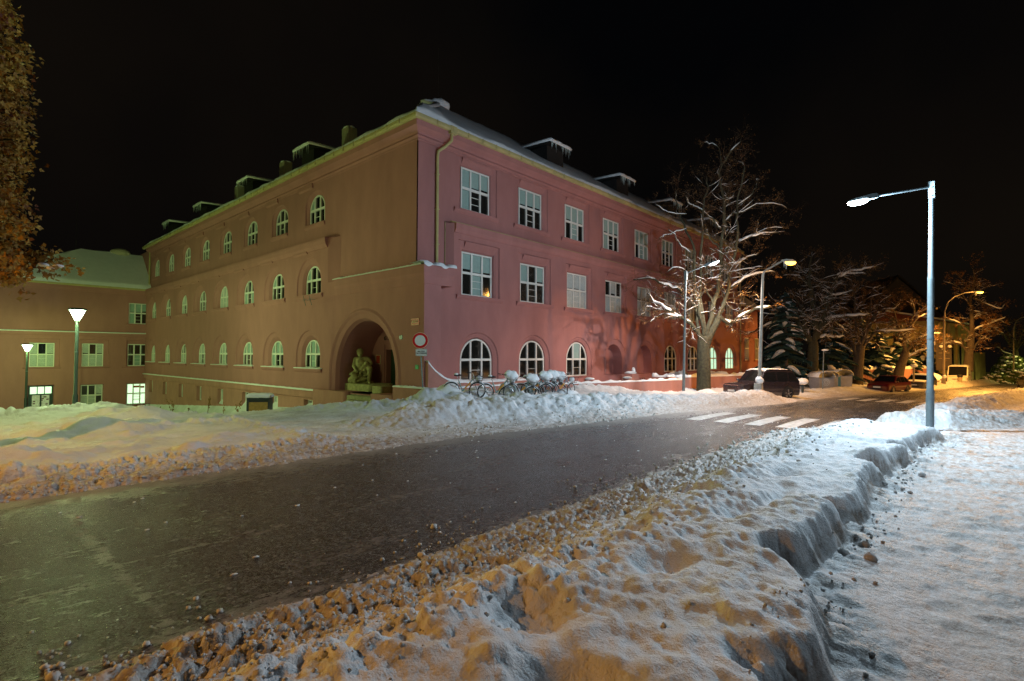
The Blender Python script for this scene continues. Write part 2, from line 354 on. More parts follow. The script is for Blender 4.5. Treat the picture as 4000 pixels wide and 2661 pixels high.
def H(x, y):
    """snow surface height and dirt (0 clean .. 1 slush; pavement pits carry painted orange light too)"""
    b = zs(x)
    n1 = fbm(x*.5, y*.5, 1); n2 = fbm(x*1.6, y*1.6, 11); n3 = fbm(x*5, y*5, 21); n4 = fbm(x*16, y*16, 31, 3)
    lA = lumps(x, y, .30, 3, .75); lB = lumps(x, y, .13, 7, .8); lC = lumps(x, y, .06, 9, .8); lD = lumps(x+.3*n2, y+.3*n1, .20, 15, .6)
    yn = ynear(x)+.10*n2+.05*n3; yf = yfar(x)+.18*n1+.12*n2
    road = b-.05
    # ---- near side
    d = yn-y                                   # metres in from the kerb
    slush = b-.05+.055*sst(-.5, .35, d)+(.07*lB*(.7+n1+n2)+.085*lC+.05*np.abs(n4)+.04*lD+.05*lA*sst(.3, .9, d))*sst(-.6, .2, d)
    crest = .47+.12*n1+.07*n2
    ycl = np.interp(x, [-60, -13, -11.3, -9.6, -8.4, -6.5, -5, -2, .5, 2.2], [-18.95, -18.95, -18.85, -18.35, -18.3, -18.35, -18.25, -18.35, -18.5, -18.75])+.16*fbm(x*1.1, x*0+3.3, 41)+.05*fbm(x*5, y*5, 43)
    # blocks broken out of the cliff
    for cx, cy, rr in ((-9.9, -18.15, .34), (-11.9, -18.3, .42), (-7.6, -18.15, .2), (-4.1, -18.1, .22), (-1.6, -18.2, .2)):
        dd = np.hypot(x-cx, (y-cy)*.8); ycl = ycl+.45*np.exp(-(dd/rr)**2)
    top = crest+.032*n3+.016*n4+.02*lB*sst(0, .4, n1+n2)+.03*fbm(x*2.6+y, y*2.6, 47)
    for cx, cy, rx, ry, dp in ((-10.15, -16.9, .30, .22, .26), (-8.2, -16.75, .16, .30, .3), (-9.05, -17.6, .35, .2, .14), (-12.3, -17.3, .3, .3, .2), (-11.1, -16.35, .2, .3, .26), (-12.6, -16.2, .25, .22, .2), (-9.4, -16.5, .2, .2, .12), (-6.4, -17.4, .4, .2, .12), (-10.9, -17.6, .3, .2, .14), (-5.2, -16.7, .2, .2, .12), (-8.0, -17.7, .5, .1, .12), (-12.9, -18.1, .3, .3, .25), (-3.2, -17.2, .4, .25, .1)):
        top = top-dp*np.exp(-(((x-cx)/rx)**2+((y-cy)/ry)**2)**1.5)*(1+.3*n3)
    rise = sst(.75+.2*n2, 1.75+.5*n2, d)
    clod = (.12*lA*sst(0, .5, n1+.4*n2)+.05*lB+.035*lC+.03*lD)*sst(.45, .9, d)*(1-sst(1.4, 2.4, d)) + (.03*lB+.015*lC)*sst(.35, .75, fbm(x*1.2, y*1.2, 77)+.35)
    endx = 1-sst(1.3, 3.2, x+.3*n2)
    bank = b+(.12+(top-.12)*rise+clod)*endx+.06*(1-endx)
    bank = np.where(d < 1.1, slush+(bank-slush)*sst(.5, 1.1, d), bank)
    fl_ = fbm(x*2.2+.8*y, y*9, 141, 3)
    walk = b+.07+.016*np.abs(fl_)*(.6+n2)+.014*n3+.014*np.abs(n4)+.012*lB*sst(0, .4, n2)+.03*n1-.030*lumps(x+.1*n2, y, .30, 151, .30)
    rub = (.10*lA+.05*lB)*(1-sst(0, .75, ycl-y))*sst(-.1, .05, ycl-y)
    cl = sst(-.03, .17+.10*n3, ycl-y+.06*n3+.05*lB-.02)                 # 1 on the pavement side
    near = bank*(1-cl)+(walk+rub)*cl
    # far stretch of the near bank, beyond the crossing
    db, pb_ = seg(x, y, [(4.7, -17.55), (7.2, -18.5), (9.6, -20.0), (11.5, -23.5), (13, -32)])
    dc, pc_ = seg(x, y, [(8.5, -18.3), (18, -19.0), (60, -24), (140, -34)])
    st = sst(2.9, 4.0, x+.25*n2)
    wdb = np.interp(pb_, [0, 1.5, 4, 20], [.55, .9, 1.2, 1.3])
    bank2 = np.maximum((.33+.10*n1+.06*n2)*np.exp(-(db/wdb)**3), (.36+.12*n1)*np.exp(-(dc/.9)**3)*sst(6, 9, x))+(.08*lA+.05*lB+.02*lC+.03*np.abs(n3))*np.maximum(np.exp(-(db/wdb/1.1)**4), np.exp(-(dc/1.0)**4)*sst(6, 9, x))
    near = np.where(x > 2.4, np.maximum(near*(1-st)+walk*st, walk+bank2), near)
    near = np.where((x > 2.4) & (d < .5), np.minimum(near, b-.05+.16*sst(-.1, .6, d)+(.03*lB)*sst(-.2, .3, d)+bank2), near)
    # round cap of the bank at the lamp post
    cap = .30*np.exp(-(((x-1.6)/1.6)**2+((y+17.7)/.9)**2)**2)
    near = np.where(cap > .03, np.maximum(near, b+cap*(1+.2*n2)*sst(.1, .8, d)*(1-cl)-.04), near)
    # ---- far side
    e = y-yf
    yard = np.where(y > 0, -.1-.1*np.minimum(y, 8)-.082*np.maximum(y-8, 0), -.1*sst(-3, 0, y))
    ybase = b+np.where(x < 1.0, yard*sst(1.0, -1.0, x)+0*yard, 0)
    far = ybase+.05+.05*sst(0, 1.5, e)+.03*n2+.012*n3+.02*lB*sst(-.3, .6, e)
    rt_ = fbm(x*.35, y*3.2, 131)
    slushf = b-.05+.08*sst(-.3, .8, e)+(.035*lB+.03*lC+.02*lA+.05*rt_)*sst(-.5, .4, e)
    far = np.where(e < 1.2, slushf+(far-slushf)*sst(.2, 1.2, e), far)
    # big ploughed bank from the side street to the parked suv
    dd, par = seg(x, y, [(-6.1, -5.9), (-5.3, -6.4), (-3.2, -7.0), (0, -8.0), (5, -9.0), (10.5, -10.2), (16.0, -10.9)])
    hh = np.interp(par, [0, .8, 2.5, 5, 9, 13, 18, 21, 23.0], [.08, .34, .55, .58, .5, .34, .36, .46, .05])
    wd = np.interp(par, [0, 5, 12, 23], [.9, 1.25, 1.2, 1.0])
    bk = hh*np.exp(-(dd/wd)**3)*(1+.25*n1+.2*n2)+(.16*lA+.08*lB+.03*lC)*np.exp(-(dd/wd/1.15)**4)*np.interp(par, [0, 2, 8, 14, 23], [.5, .9, .9, .45, .45])
    far = far+bk
    # lower shoulder behind it, round the corner of the building and the bikes
    d2, par2 = seg(x, y, [(-5.6, 6.8), (-4.9, 3.5), (-4.2, .5), (-3.2, -2.0), (-1.5, -3.9)])
    far = far+(.30*np.interp(par2, [0, 3, 6.5, 9, 12], [.25, .2, .45, .8, .8]))*np.exp(-(d2/1.0)**3)*(1+.3*n2)+(.10*lA+.06*lB)*np.exp(-(d2/1.1)**4)*np.interp(par2, [0, 6, 9], [.5, .7, 1])
    inb = sst(-2.2, -.6, x)*sst(-7.6, -6.2, y)*sst(13, 10, x)*sst(-1.2, -1.6, y)
    far = far+inb*(.26+.10*n1+.05*n2)
    for cx, cy, r_, hh_ in ((-1.9, -3.2, .55, .45), (.4, -4.9, .7, .16), (2.6, -5.9, .8, .2), (4.2, -6.6, .7, .2), (5.6, -7.2, .6, .16), (13.2, -7.2, .7, .3), (16.6, -7.0, .6, .35)):
        far = far+hh_*np.exp(-(((x-cx)**2+(y-cy)**2)/r_**2))
    # clods along the garden wall and behind the parked cars
    d3, p3 = seg(x, y, [(8, -3.6), (16, -5.0), (24, -7.4), (34, -9.0), (60, -12.2), (90, -16)])
    far = far+(.22*(1+.4*n1)+.10*lA+.04*lB)*np.exp(-(d3/.9)**2)
    d4, p4 = seg(x, y, [(23.5, -10.6), (29, -11.2), (36, -11.6), (44, -13.6)])
    far = far+(.25*(1+.4*n1)+.10*lA)*np.exp(-(d4/.9)**2)
    d5, p5 = seg(x, y, [(49, -15.0), (60, -16.4), (80, -18.4), (140, -25)])
    far = far+(.45*(1+.4*n1)+.15*lA)*np.exp(-(d5/1.0)**2)
    # smooth drifted heap on the left of the side street
    hx = -8.55+.25*n2+.06*lA*2+.05*(y+6)
    inh = sst(0, .5, hx-x)*sst(-8.35, -7.4, y+.1*n2)*sst(5.5, 2.5, y)
    dune = .0+.26*n1+.34*np.abs(fbm(x*.5+3, y*.9, 71))+.14*np.abs(fbm(x*1.3, y*2.1, 73))+.12*np.exp(-((y+5.8)/.8)**2)+.03*n2*sst(.55, .2, np.abs(n1))
    dune = dune+.26*np.exp(-(((x+10.2)/1.6)**2+((y-1.8)/1.6)**2))+.16*np.exp(-(((x+12.3)/1.8)**2+((y+2.0)/1.6)**2))
    dune = dune*(.25+.75*sst(-8.8, -10.4, x))-.07*np.maximum(y-1, 0)
    rub = sst(.15, .5, fbm(x*.4+9, y*.6, 79)+.35*sst(-10.2, -9.2, x))*(.10*lA+.05*lB+.03*np.abs(n4)+.02*lC)
    dune = dune+rub
    rim = (.05*lA+.05*lB+.03*lC+.10*np.abs(n2)+.03*lD)*np.exp(-((hx-x-.25)/.35)**2)*sst(-8.3, -7.5, y)+(.05*lB+.03*lC+.09*np.abs(n2)+.03*np.abs(n4)+.05)*np.exp(-((y+7.6)/.4)**2)*sst(-8.0, -9.0, x)
    far = far*(1-inh)+np.maximum(far, dune)*inh+rim*sst(7, 3, y)
    # ploughed edge in front of the heap
    rut = (.07*rt_+.04*n3+.04*lB*(.3+n2)+.035*lC+.02*np.abs(n4))*sst(-9.2, -8.7, y)*sst(-7.0, -7.8, y)*sst(-5, -9, x)
    far = far+rut
    # rough low bank in front of the wing
    far = far+(.30*(1+n1+n2)+.12*lA)*np.exp(-((y-10)/2.2)**2)*sst(-8.6, -10, x)-.28*sst(5, 12, y)*sst(1, 0, x)+.75*sst(-6.5, -9, x)*sst(3, 9, y)*(1-sst(20, 36, y))
    mid = (yn+yf)/2
    z = np.where(y > mid, np.where(e < -.55, road, far), np.where(d < -.75, road, near))
    # dirt
    dirt_glow = np.zeros_like(x)
    dn = (1-sst(.3, 1.5, d+.35*n3+.3*n2))*.62+.12*n4
    dfar = (1-sst(.15, 1.9, e+.5*n2+.3*n3))*.62+.1*n4
    dirt_glow = np.where(y > mid, dfar, dn)
    dirt_glow = np.where((y > -8.9) & (y < -7.3) & (x < -7), np.maximum(dirt_glow, .55*(1-sst(-8.6, -7.5, y+.3*n2))), dirt_glow)
    side = sst(-8.6, -7.6, x)*sst(-4.6, -5.8, x)*sst(6, 2, y)*(y > mid)
    dirt_glow = np.maximum(dirt_glow, .30*side*(.6+n2))
    dirt_glow = np.where((y < mid) & (cl > .5), np.clip(.44+.5*n3*n2+.25*n4+.10*n2+.35*sst(.35, .0, np.abs(fl_))*(n3>0), .12, .85), dirt_glow)  # trodden dirt, plus brown flecks painting the orange light in the pits
    return z, np.clip(dirt_glow, 0, 1)

def grid_mesh(name, xs, ys, fn, material, attr):
    X, Y = np.meshgrid(xs, ys, indexing='ij'); Z, A = fn(X, Y)
    nx, ny = X.shape
    me = bpy.data.meshes.new(name)
    me.vertices.add(nx*ny); me.vertices.foreach_set('co', np.stack([X, Y, Z], -1).ravel())
    i = np.arange(nx*ny).reshape(nx, ny)
    q = np.stack([i[:-1, :-1], i[1:, :-1], i[1:, 1:], i[:-1, 1:]], -1).reshape(-1, 4)
    me.loops.add(q.size); me.loops.foreach_set('vertex_index', q.ravel().astype(np.int32))
    me.polygons.add(len(q)); me.polygons.foreach_set('loop_start', (np.arange(len(q))*4).astype(np.int32))
    me.polygons.foreach_set('use_smooth', np.ones(len(q), bool))
    a = me.attributes.new(attr, 'FLOAT', 'POINT'); a.data.foreach_set('value', A.ravel().astype(np.float32))
    me.materials.append(M[material]); me.update(calc_edges=True); me.validate()
    o = bpy.data.objects.new(name, me); COL.objects.link(o); o['kind'] = 'structure'
    return o
def spaced(breaks):
    """[(position, step at it)...] -> coordinates whose step varies linearly"""
    out = [breaks[0][0]]
    while out[-1] < breaks[-1][0]:
        out.append(out[-1]+float(np.interp(out[-1], [b[0] for b in breaks], [b[1] for b in breaks])))
    return np.array(out)
gx = spaced([(-90, 4), (-30, 1), (-17, .3), (-15, .06), (-13.8, .022), (-9, .028), (-4, .045), (4, .07), (18, .12), (50, .5), (110, 2), (400, 30)])
gy = spaced([(-160, 20), (-40, 3), (-26, .5), (-21.5, .06), (-19.2, .026), (-14.45, .026), (-14.2, .2), (-12.6, .4), (-12.3, .07), (-10.0, .05), (-6, .06), (0, .09), (8, .16), (46, .6), (110, 5), (260, 30)])
snow_ground = grid_mesh('snow_covered_ground', gx, gy, H, 'snowground', 'dirt_glow')
def Hz(x, y):
    z, _ = H(np.array([float(x)]), np.array([float(y)])); return float(z[0])

def road_fn(x, y):
    n1 = fbm(x*.25, y*1.4, 101); n2 = fbm(x*2, y*4, 103); n3 = fbm(x*.12, y*.9, 107)
    yn = ynear(x); yf = yfar(x)
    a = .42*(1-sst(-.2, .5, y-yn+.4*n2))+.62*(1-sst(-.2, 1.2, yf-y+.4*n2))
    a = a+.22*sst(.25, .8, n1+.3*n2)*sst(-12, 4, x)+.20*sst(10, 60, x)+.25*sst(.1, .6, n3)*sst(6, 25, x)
    cr_ = np.exp(-(((x+13.85+.05*n2)/.05)**2))*sst(-10, -10.6, y)
    a = a+.35*cr_*(.6+n2)+.10*sst(.2, .7, fbm(x*.5, y*3, 117))+.05
    return zs(x)-.0+0*y, np.clip(a, 0, 1)
rx = spaced([(-90, 5), (-18, .5), (-15, .06), (-12, .05), (-5, .12), (10, .25), (60, 1), (160, 5), (400, 20)])
ry = spaced([(-75, 2), (-24, .5), (-17.8, .12), (-15.5, .06), (-12, .06), (-8.4, .12), (-8.3, .12)])
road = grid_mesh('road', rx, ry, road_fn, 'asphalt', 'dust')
# ------------------------------------------------------------------ crossings painted on the road
def bars(ys, x0, x1, tilt=0):
    for yb in ys:
        mb = MB()
        n = 14; vs = []
        for k in range(n+1):
            x = x0+(x1-x0)*k/n
            vs += [(x, yb-.25+tilt*(x-x0), zs(x)+.004), (x, yb+.25+tilt*(x-x0), zs(x)+.004)]
        mb.add(vs, [(2*k, 2*k+2, 2*k+3, 2*k+1) for k in range(n)])
        tag(mb.build('crossing_stripe', 'paint', origin=(x0, yb, 0)), kind='structure')
bars([-12.15, -13.12, -14.1, -15.03, -16.0], 2.4, 6.0)
bars([-13.4, -14.3, -15.2, -16.15, -17.1], 20.2, 23.8, -.06)

# ------------------------------------------------------------------ school building
S = thing('school_building', 'large pink three-storey school building with arched windows and a snowy hipped roof', 'building', (0, 0, 0))
def arch(c, hw, z0, zt, n=18, sp=None):
    """closed loop (u, z): flat sill at z0, round top at zt; sp = height of the springing"""
    sp = zt-hw if sp is None else sp
    pts = [(c-hw, z0), (c+hw, z0), (c+hw, z0+(sp-z0)*.5)]
    pts += [(c+hw*math.cos(math.pi*k/n), sp+(zt-sp)*math.sin(math.pi*k/n)) for k in range(n+1)]
    pts += [(c-hw, z0+(sp-z0)*.5)]
    return pts
def rect(c, hw, z0, zt, n=0): return [(c-hw, z0), (c+hw, z0), (c+hw, zt), (c-hw, zt)]
# facade frames: (u, z, out) -> world;  out > 0 comes towards the street
def FL(u, z, o): return (-o, u, z)
def FR(u, z, o): return (u, -o, z)
def FW(u, z, o): return (u, 44.6-o, z)
def poly_hole(mb, F, outer, hole, o):
    vs = [Vector((u, z, 0)) for u, z in outer]; hs = [Vector((u, z, 0)) for u, z in hole]
    tr = tessellate_polygon([vs, hs]); al = vs+hs
    mb.add([F(v.x, v.y, o) for v in al], [tuple(t) for t in tr])
def rings(mb, F, loops, close_back=False):
    """loops: [(pts, out)...] equally long, joined one to the next"""
    n = len(loops[0][0]); vs = []
    for pts, o in loops: vs += [F(u, z, o) for u, z in pts]
    fs = [(a*n+i, a*n+(i+1) % n, (a+1)*n+(i+1) % n, (a+1)*n+i) for a in range(len(loops)-1) for i in range(n)]
    if close_back: fs.append(tuple(range((len(loops)-1)*n, len(loops)*n)))
    mb.add(vs, fs)
def quad(mb, F, u0, u1, z0, z1, o): mb.add([F(u0, z0, o), F(u1, z0, o), F(u1, z1, o), F(u0, z1, o)], [(0, 1, 2, 3)])
def fbox(mb, F, u0, u1, z0, z1, o0, o1):
    mb.box((u0, z0, o0), (u1, z1, o1), T=lambda u, z, o: F(u, z, o))

win_no = [0]
def clip_w(shape, c, hw, z0, zt, z):
    """half width of the opening at height z"""
    if shape == 'rect' or z <= zt-hw: return hw
    d = z-(zt-hw); return math.sqrt(max(hw*hw-d*d, 0))
def window(F, c, hw, z0, zt, o, shape='arch', style='dark', sill=None, parent=None, cols=3, tr=None, frame_m='wood', seed=0, asp=1.0):
    """one window: frame, panes, blinds, sill; o = plane of the glass"""
    mb = MB(); org = F(c, z0, o)
    fwid = .07; lo = (lambda c_, h_, a_, b_: arch(c_, h_, a_, b_, sp=b_-h_*asp)) if shape == 'arch' else rect
    L0 = lo(c, hw+.01, z0-.01, zt+.01); L1 = lo(c, hw-fwid, z0+fwid, zt-fwid)
    rings(mb, F, [(L0, o+.015), (L0, o+.075), (L1, o+.075), (L1, o+.015)])
    if tr is None: tr = z0+(zt-z0)*(.50 if shape == 'arch' else .52)
    # posts
    third = hw*.36 if shape == 'arch' else hw*.345
    us = [c-third, c+third] if cols == 3 else [c]
    ph = .052
    for u in us:
        zt_u = (zt-hw+math.sqrt(max(hw*hw-(u-c)**2, 0)) if shape == 'arch' else zt)-.03
        fbox(mb, F, u-ph, u+ph, z0+.03, zt_u, o+.018, o+.082)
    fbox(mb, F, c-clip_w(shape, c, hw, z0, zt, tr)+.03, c+clip_w(shape, c, hw, z0, zt, tr)-.03, tr-.06, tr+.06, o+.02, o+.09)
    # thin glazing bars in the middle light
    if cols == 3 and hw > .6:
        hb = tr-z0
        for q in ((.36, .68) if shape == 'rect' else (.5,)):
            fbox(mb, F, c-third+ph, c+third-ph, z0+hb*q-.012, z0+hb*q+.012, o+.022, o+.05)
    wo_ = mb.build('window', frame_m, parent, origin=org)
    g = MB(); Lg = lo(c, hw-.03, z0+.03, zt-.03)
    rnd = random.Random(seed+win_no[0]); win_no[0] += 1
    g.add([F(u, z, o+.02) for u, z in Lg], [tuple(range(len(Lg)))])
    gm = {'dark': 'glass', 'lit': 'litpane', 'litroom': 'litroom'}.get(style, 'glass')
    g.build('pane', gm, wo_)
    if style in ('dark', 'blinds', 'curtain'):
        b = MB(); e = ph+.012
        lights = []
        edges = [c-hw+fwid]+[v for u in us for v in (u-ph, u+ph)]+[c+hw-fwid]
        for k in range(len(us)+1):
            a0, a1 = edges[2*k], edges[2*k+1]
            pu = .9 if style == 'blinds' else .6 if style == 'curtain' else .25
            if style in ('blinds', 'curtain') and rnd.random() < pu or style == 'dark' and rnd.random() < .12: lights.append((a0, a1, tr+.06, zt-fwid, 1))
            if rnd.random() < {'blinds': .30, 'curtain': .75, 'dark': .06}[style]: lights.append((a0, a1, z0+fwid, tr-.06, 0))
        for a0, a1, z_0, z_1, top in lights:
            if shape == 'arch' and top:
                pts = []
                for k in range(9):
                    u = a0+.015+(a1-a0-.03)*k/8; pts.append((u, min(z_1, zt-hw+math.sqrt(max((hw-fwid)**2-(u-c)**2, 0)))))
                pts = [(a0+.015, z_0)]+[(a1-.015, z_0)]+pts[::-1]
                b.add([F(u, z, o+.024) for u, z in pts], [tuple(range(len(pts)))])
            else: quad(b, F, a0+.012, a1-.012, z_0+.012+(.15*rnd.random() if top else 0), z_1-.012, o+.024)
        if b.f: b.build('curtain' if style == 'curtain' else 'blind', 'curtain' if style == 'curtain' else 'blind', wo_)
    if sill:
        sw, so, sh, snow = sill
        s = MB()
        pr = [(o+.02, z0-.005), (so, z0-.03), (so, z0-.03-sh*.45), (so-.10, z0-.03-sh), (o+.02, z0-.03-sh)]
        s.prism(pr, lambda a, z, t: F(t, z, a), c-sw, c+sw)
        so_ = s.build('sill', 'plaster', wo_)
        if snow:
            s = MB(); n = 14; tp = []
            for k in range(n+1):
                u = c-sw+.01+(2*sw-.02)*k/n; tp.append((u, .025+.03*rnd.random()))
            vs = []
            for u, h_ in tp: vs += [F(u, z0-.02, so+.03), F(u, z0-.02+h_, so+.02), F(u, z0+.01+h_, o+.08), F(u, z0-.01, o+.08)]
            s.add(vs, [(4*k+j, 4*k+4+j, 4*k+4+(j+1) % 4, 4*k+(j+1) % 4) for k in range(n) for j in range(4)]+[(0, 1, 2, 3), tuple(4*n+j for j in (3, 2, 1, 0))])
            s.build('snow', 'snow', wo_, smooth=True)
    return wo_

OLu, OLl = .07, .36          # left side: wall face above and below the band
ORu, ORl = .00, .30          # street side
WL = [9.74+4.6735*i for i in range(8)]
WALL = MB(); 
ZT = 12.42
# left side, top storey
ed = [7.2]+[(WL[i]+WL[i+1])/2 for i in range(7)]+[44.6]
for i, c in enumerate(WL):
    out = [(ed[i], 8.6), (ed[i+1], 8.6), (ed[i+1], ZT), (ed[i], ZT)]
    l0 = arch(c, 1.18, 9.88, 11.93, sp=10.95)
    poly_hole(WALL, FL, out, l0, OLu)
    rings(WALL, FL, [(l0, OLu), (arch(c, 1.14, 9.89, 11.89, sp=10.93), -.0), (arch(c, .98, 9.92, 11.76, sp=10.80), -.06), (arch(c, .89, 9.94, 11.67, sp=10.78), -.16)])
quad(WALL, FL, 0, 7.2, 6.0, ZT, OLu)
WALL.add([(-OLu, 7.2, 6.0), (-OLu, 7.2, 8.6), (-OLu, 7.45, 8.6), (-OLu, 7.45, 6.0)], [(0, 1, 2, 3)])
# left side, two lower storeys
ed2 = [7.6]+ed[1:]
for i, c in enumerate(WL):
    a, b_ = ed2[i], ed2[i+1]
    poly_hole(WALL, FL, [(a, 4.45), (b_, 4.45), (b_, 8.74), (a, 8.74)], arch(c, 1.55, 5.66, 7.85, sp=6.30), OLl)
    poly_hole(WALL, FL, [(a, .13), (b_, .13), (b_, 4.45), (a, 4.45)], arch(c, 1.55, 1.33, 3.60, sp=2.05), OLl)
    for z0, zt, zw in ((5.66, 7.85, 7.40), (1.33, 3.60, 3.05)):
        s0 = 6.30 if z0 > 5 else 2.05
        rings(WALL, FL, [(arch(c, 1.55, z0, zt, sp=s0), OLl), (arch(c, 1.49, z0+.01, zt-.05, sp=s0), OLl-.07), (arch(c, 1.42, z0+.015, zt-.11, sp=s0), OLl-.08),
                         (arch(c, 1.12, z0+.03, zt-.30, sp=s0+.05), OLl-.14), (arch(c, .98, z0+.04, zt-.42, sp=s0+.1), OLl-.26), (arch(c, .90, z0+.04, zw+.01), 0)])
# splayed end of the projecting storeys and its top
WALL.add([(-OLl, 7.6, 6.2), (-OLl, 7.6, 8.74), (-OLu, 6.75, 8.74), (-OLu, 6.75, 6.2)], [(0, 1, 2, 3)])
WALL.add([(-OLl-.20, 7.6, 8.765), (-OLl-.20, 44.6, 8.765), (-OLu, 44.6, 8.78), (-OLu, 6.75, 8.78)], [(0, 1, 2, 3)])
# lower wall between the corner and the windows, with the great portal arch
PC = 4.05
quad(WALL, FL, -.99, .35, .13, 5.42, OLl)
def parch(hw, z0, zt, sp): return arch(PC, hw, z0, zt, n=30, sp=sp)
p0 = parch(3.35, .2, 4.58, 1.15)
poly_hole(WALL, FL, [(.35, .13), (7.6, .13), (7.6, 6.2), (.35, 6.2)], p0, OLl)
quad(WALL, FL, -.99, .35, 5.42, 6.2, OLl-.01)
rings(WALL, FL, [(p0, OLl), (parch(3.22, .2, 4.46, 1.15), OLl+.06), (parch(3.12, .2, 4.37, 1.15), OLl+.02), (parch(3.05, .2, 4.30, 1.15), OLl-.03),
                 (parch(2.78, .2, 4.06, 1.15), OLl-.10), (parch(2.62, .2, 3.94, 1.15), OLl-.28), (parch(2.58, .2, 3.90, 1.15), -.35), (parch(2.55, .2, 3.86, 1.15), -1.76)])
# back wall of the porch with the door opening
bw = parch(2.56, .2, 3.87, 1.15)
poly_hole(WALL, FL, bw, [(3.85, .22), (5.0, .22), (5.0, 2.48), (3.85, 2.48)], -1.755)
rings(WALL, FL, [([(3.85, .22), (5.0, .22), (5.0, 2.48), (3.85, 2.48)], -1.755), ([(3.85, .22), (5.0, .22), (5.0, 2.48), (3.85, 2.48)], -2.2)])
# street side, top storey
WR = [3.80+4.463*i for i in range(11)]
XE = 42.2; BX = 7
edr = [0.0]+[(WR[i]+WR[i+1])/2 for i in range(8)]+[XE]
top_w = []
WRt = [3.84+4.463*i for i in range(9)]
for i, c in enumerate(WRt):
    out = [(edr[i], 8.6), (edr[i+1], 8.6), (edr[i+1], ZT), (edr[i], ZT)]
    l0 = rect(c, 1.50, 9.60, 12.30)
    poly_hole(WALL, FR, out, l0, ORu)
    rings(WALL, FR, [(l0, ORu), (rect(c, 1.47, 9.61, 12.27), ORu-.05), (rect(c, 1.30, 9.62, 12.10), ORu-.06), (rect(c, 1.12, 9.625, 11.92), ORu-.10), (rect(c, 1.03, 9.63, 11.83), ORu-.20)])
edl = [2.0]+edr[1:]
poly_up = [(0, 6.1), (2.0, 6.1), (2.0, 8.6), (0, 8.6)]
WALL.add([FR(u, z, ORu) for u, z in poly_up], [(0, 1, 2, 3)])
for i in range(9):
    a, b_ = edl[i], edr[i+1]; c = 3.79+4.463*i
    poly_hole(WALL, FR, [(a, 4.3), (b_, 4.3), (b_, 8.70), (a, 8.70)], rect(c, 1.48, 5.18, 7.95), ORl)
    rings(WALL, FR, [(rect(c, 1.48, 5.18, 7.95), ORl), (rect(c, 1.45, 5.19, 7.92), ORl-.07), (rect(c, 1.28, 5.2, 7.70), ORl-.08), (rect(c, 1.16, 5.2, 7.52), ORl-.14), (rect(c, 1.09, 5.2, 7.43), ORl-.30)])
    c = 3.71+4.463*i; a = .6 if i == 0 else a
    hw = 1.11; zt = 3.03
    ol = arch(c, 1.50, .82, 3.36, sp=1.92)
    poly_hole(WALL, FR, [(a, .1), (b_, .1), (b_, 4.3), (a, 4.3)], ol, ORl)
    if i == 4:   # the blind arch: a deep empty niche
        rings(WALL, FR, [(ol, ORl), (arch(c, 1.44, .84, 3.30, sp=1.92), ORl-.06), (arch(c, 1.40, .84, 3.26, sp=1.92), ORl-.07), (arch(c, 1.12, .84, 2.98, sp=1.90), ORl-.14), (arch(c, 1.10, .84, 2.95, sp=1.88), -.5)], True)
    elif i == 3:
        rings(WALL, FR, [(ol, ORl), (arch(c, 1.44, .84, 3.30, sp=1.92), ORl-.06), (arch(c, 1.40, .84, 3.26, sp=1.92), ORl-.07), (arch(c, 1.12, .84, 2.98, sp=1.90), ORl-.14), (arch(c, 1.10, .84, 2.95, sp=1.88), -.55)], True)
    else:
        rings(WALL, FR, [(ol, ORl), (arch(c, 1.44, .84, 3.30, sp=1.92), ORl-.06), (arch(c, 1.36, .85, 3.24, sp=1.92), ORl-.07), (arch(c, 1.18, .86, 3.10, sp=1.92), ORl-.12), (arch(c, 1.12, .86, zt+.01), .05)])
quad(WALL, FR, .6, 2.0, 4.3, 6.25, ORl)
# splayed end of the projecting street storeys
WALL.add([(1.62, -ORu, 6.2), (2.0, -ORl, 6.2), (2.0, -ORl, 8.70), (1.62, -ORu, 8.70)], [(0, 1, 2, 3)])
WALL.add([(1.62, -ORu, 8.71), (2.0, -ORl-.02, 8.70), (XE, -ORl-.02, 8.70), (XE, -ORu, 8.74)], [(0, 1, 2, 3)])
# closing faces, out of sight (right end, back)
quad(WALL, FR, 0, XE, -3.8, .1, ORl-.02)
WALL.add([(XE, 0, -3.8), (XE, 13, -3.8), (XE, 13, 13), (XE, 0, 13)], [(0, 1, 2, 3)])
WALL.add([(XE, -ORl, -3.8), (XE, 0, -3.8), (XE, 0, 8.7), (XE, -ORl, 8.7)], [(0, 1, 2, 3)])
WALL.add([(12.5, 13, -3.8), (XE, 13, -3.8), (XE, 13, 13), (12.5, 13, 13)], [(0, 1, 2, 3)])
WALL.add([(12.5, 13, -3.8), (12.5, 52, -3.8), (12.5, 52, 13), (12.5, 13, 13)], [(0, 1, 2, 3)])
WALL.add([(0, 52, -3.8), (12.5, 52, -3.8), (12.5, 52, 13), (0, 52, 13)], [(0, 1, 2, 3)])
WALL.add([(0, 44.6, -3.8), (0, 52, -3.8), (0, 52, 13), (0, 44.6, 13)], [(0, 1, 2, 3)])
wallo = WALL.build('wall', 'plaster', S); wallo['label'] = 'smooth pink plaster wall with splayed window recesses'
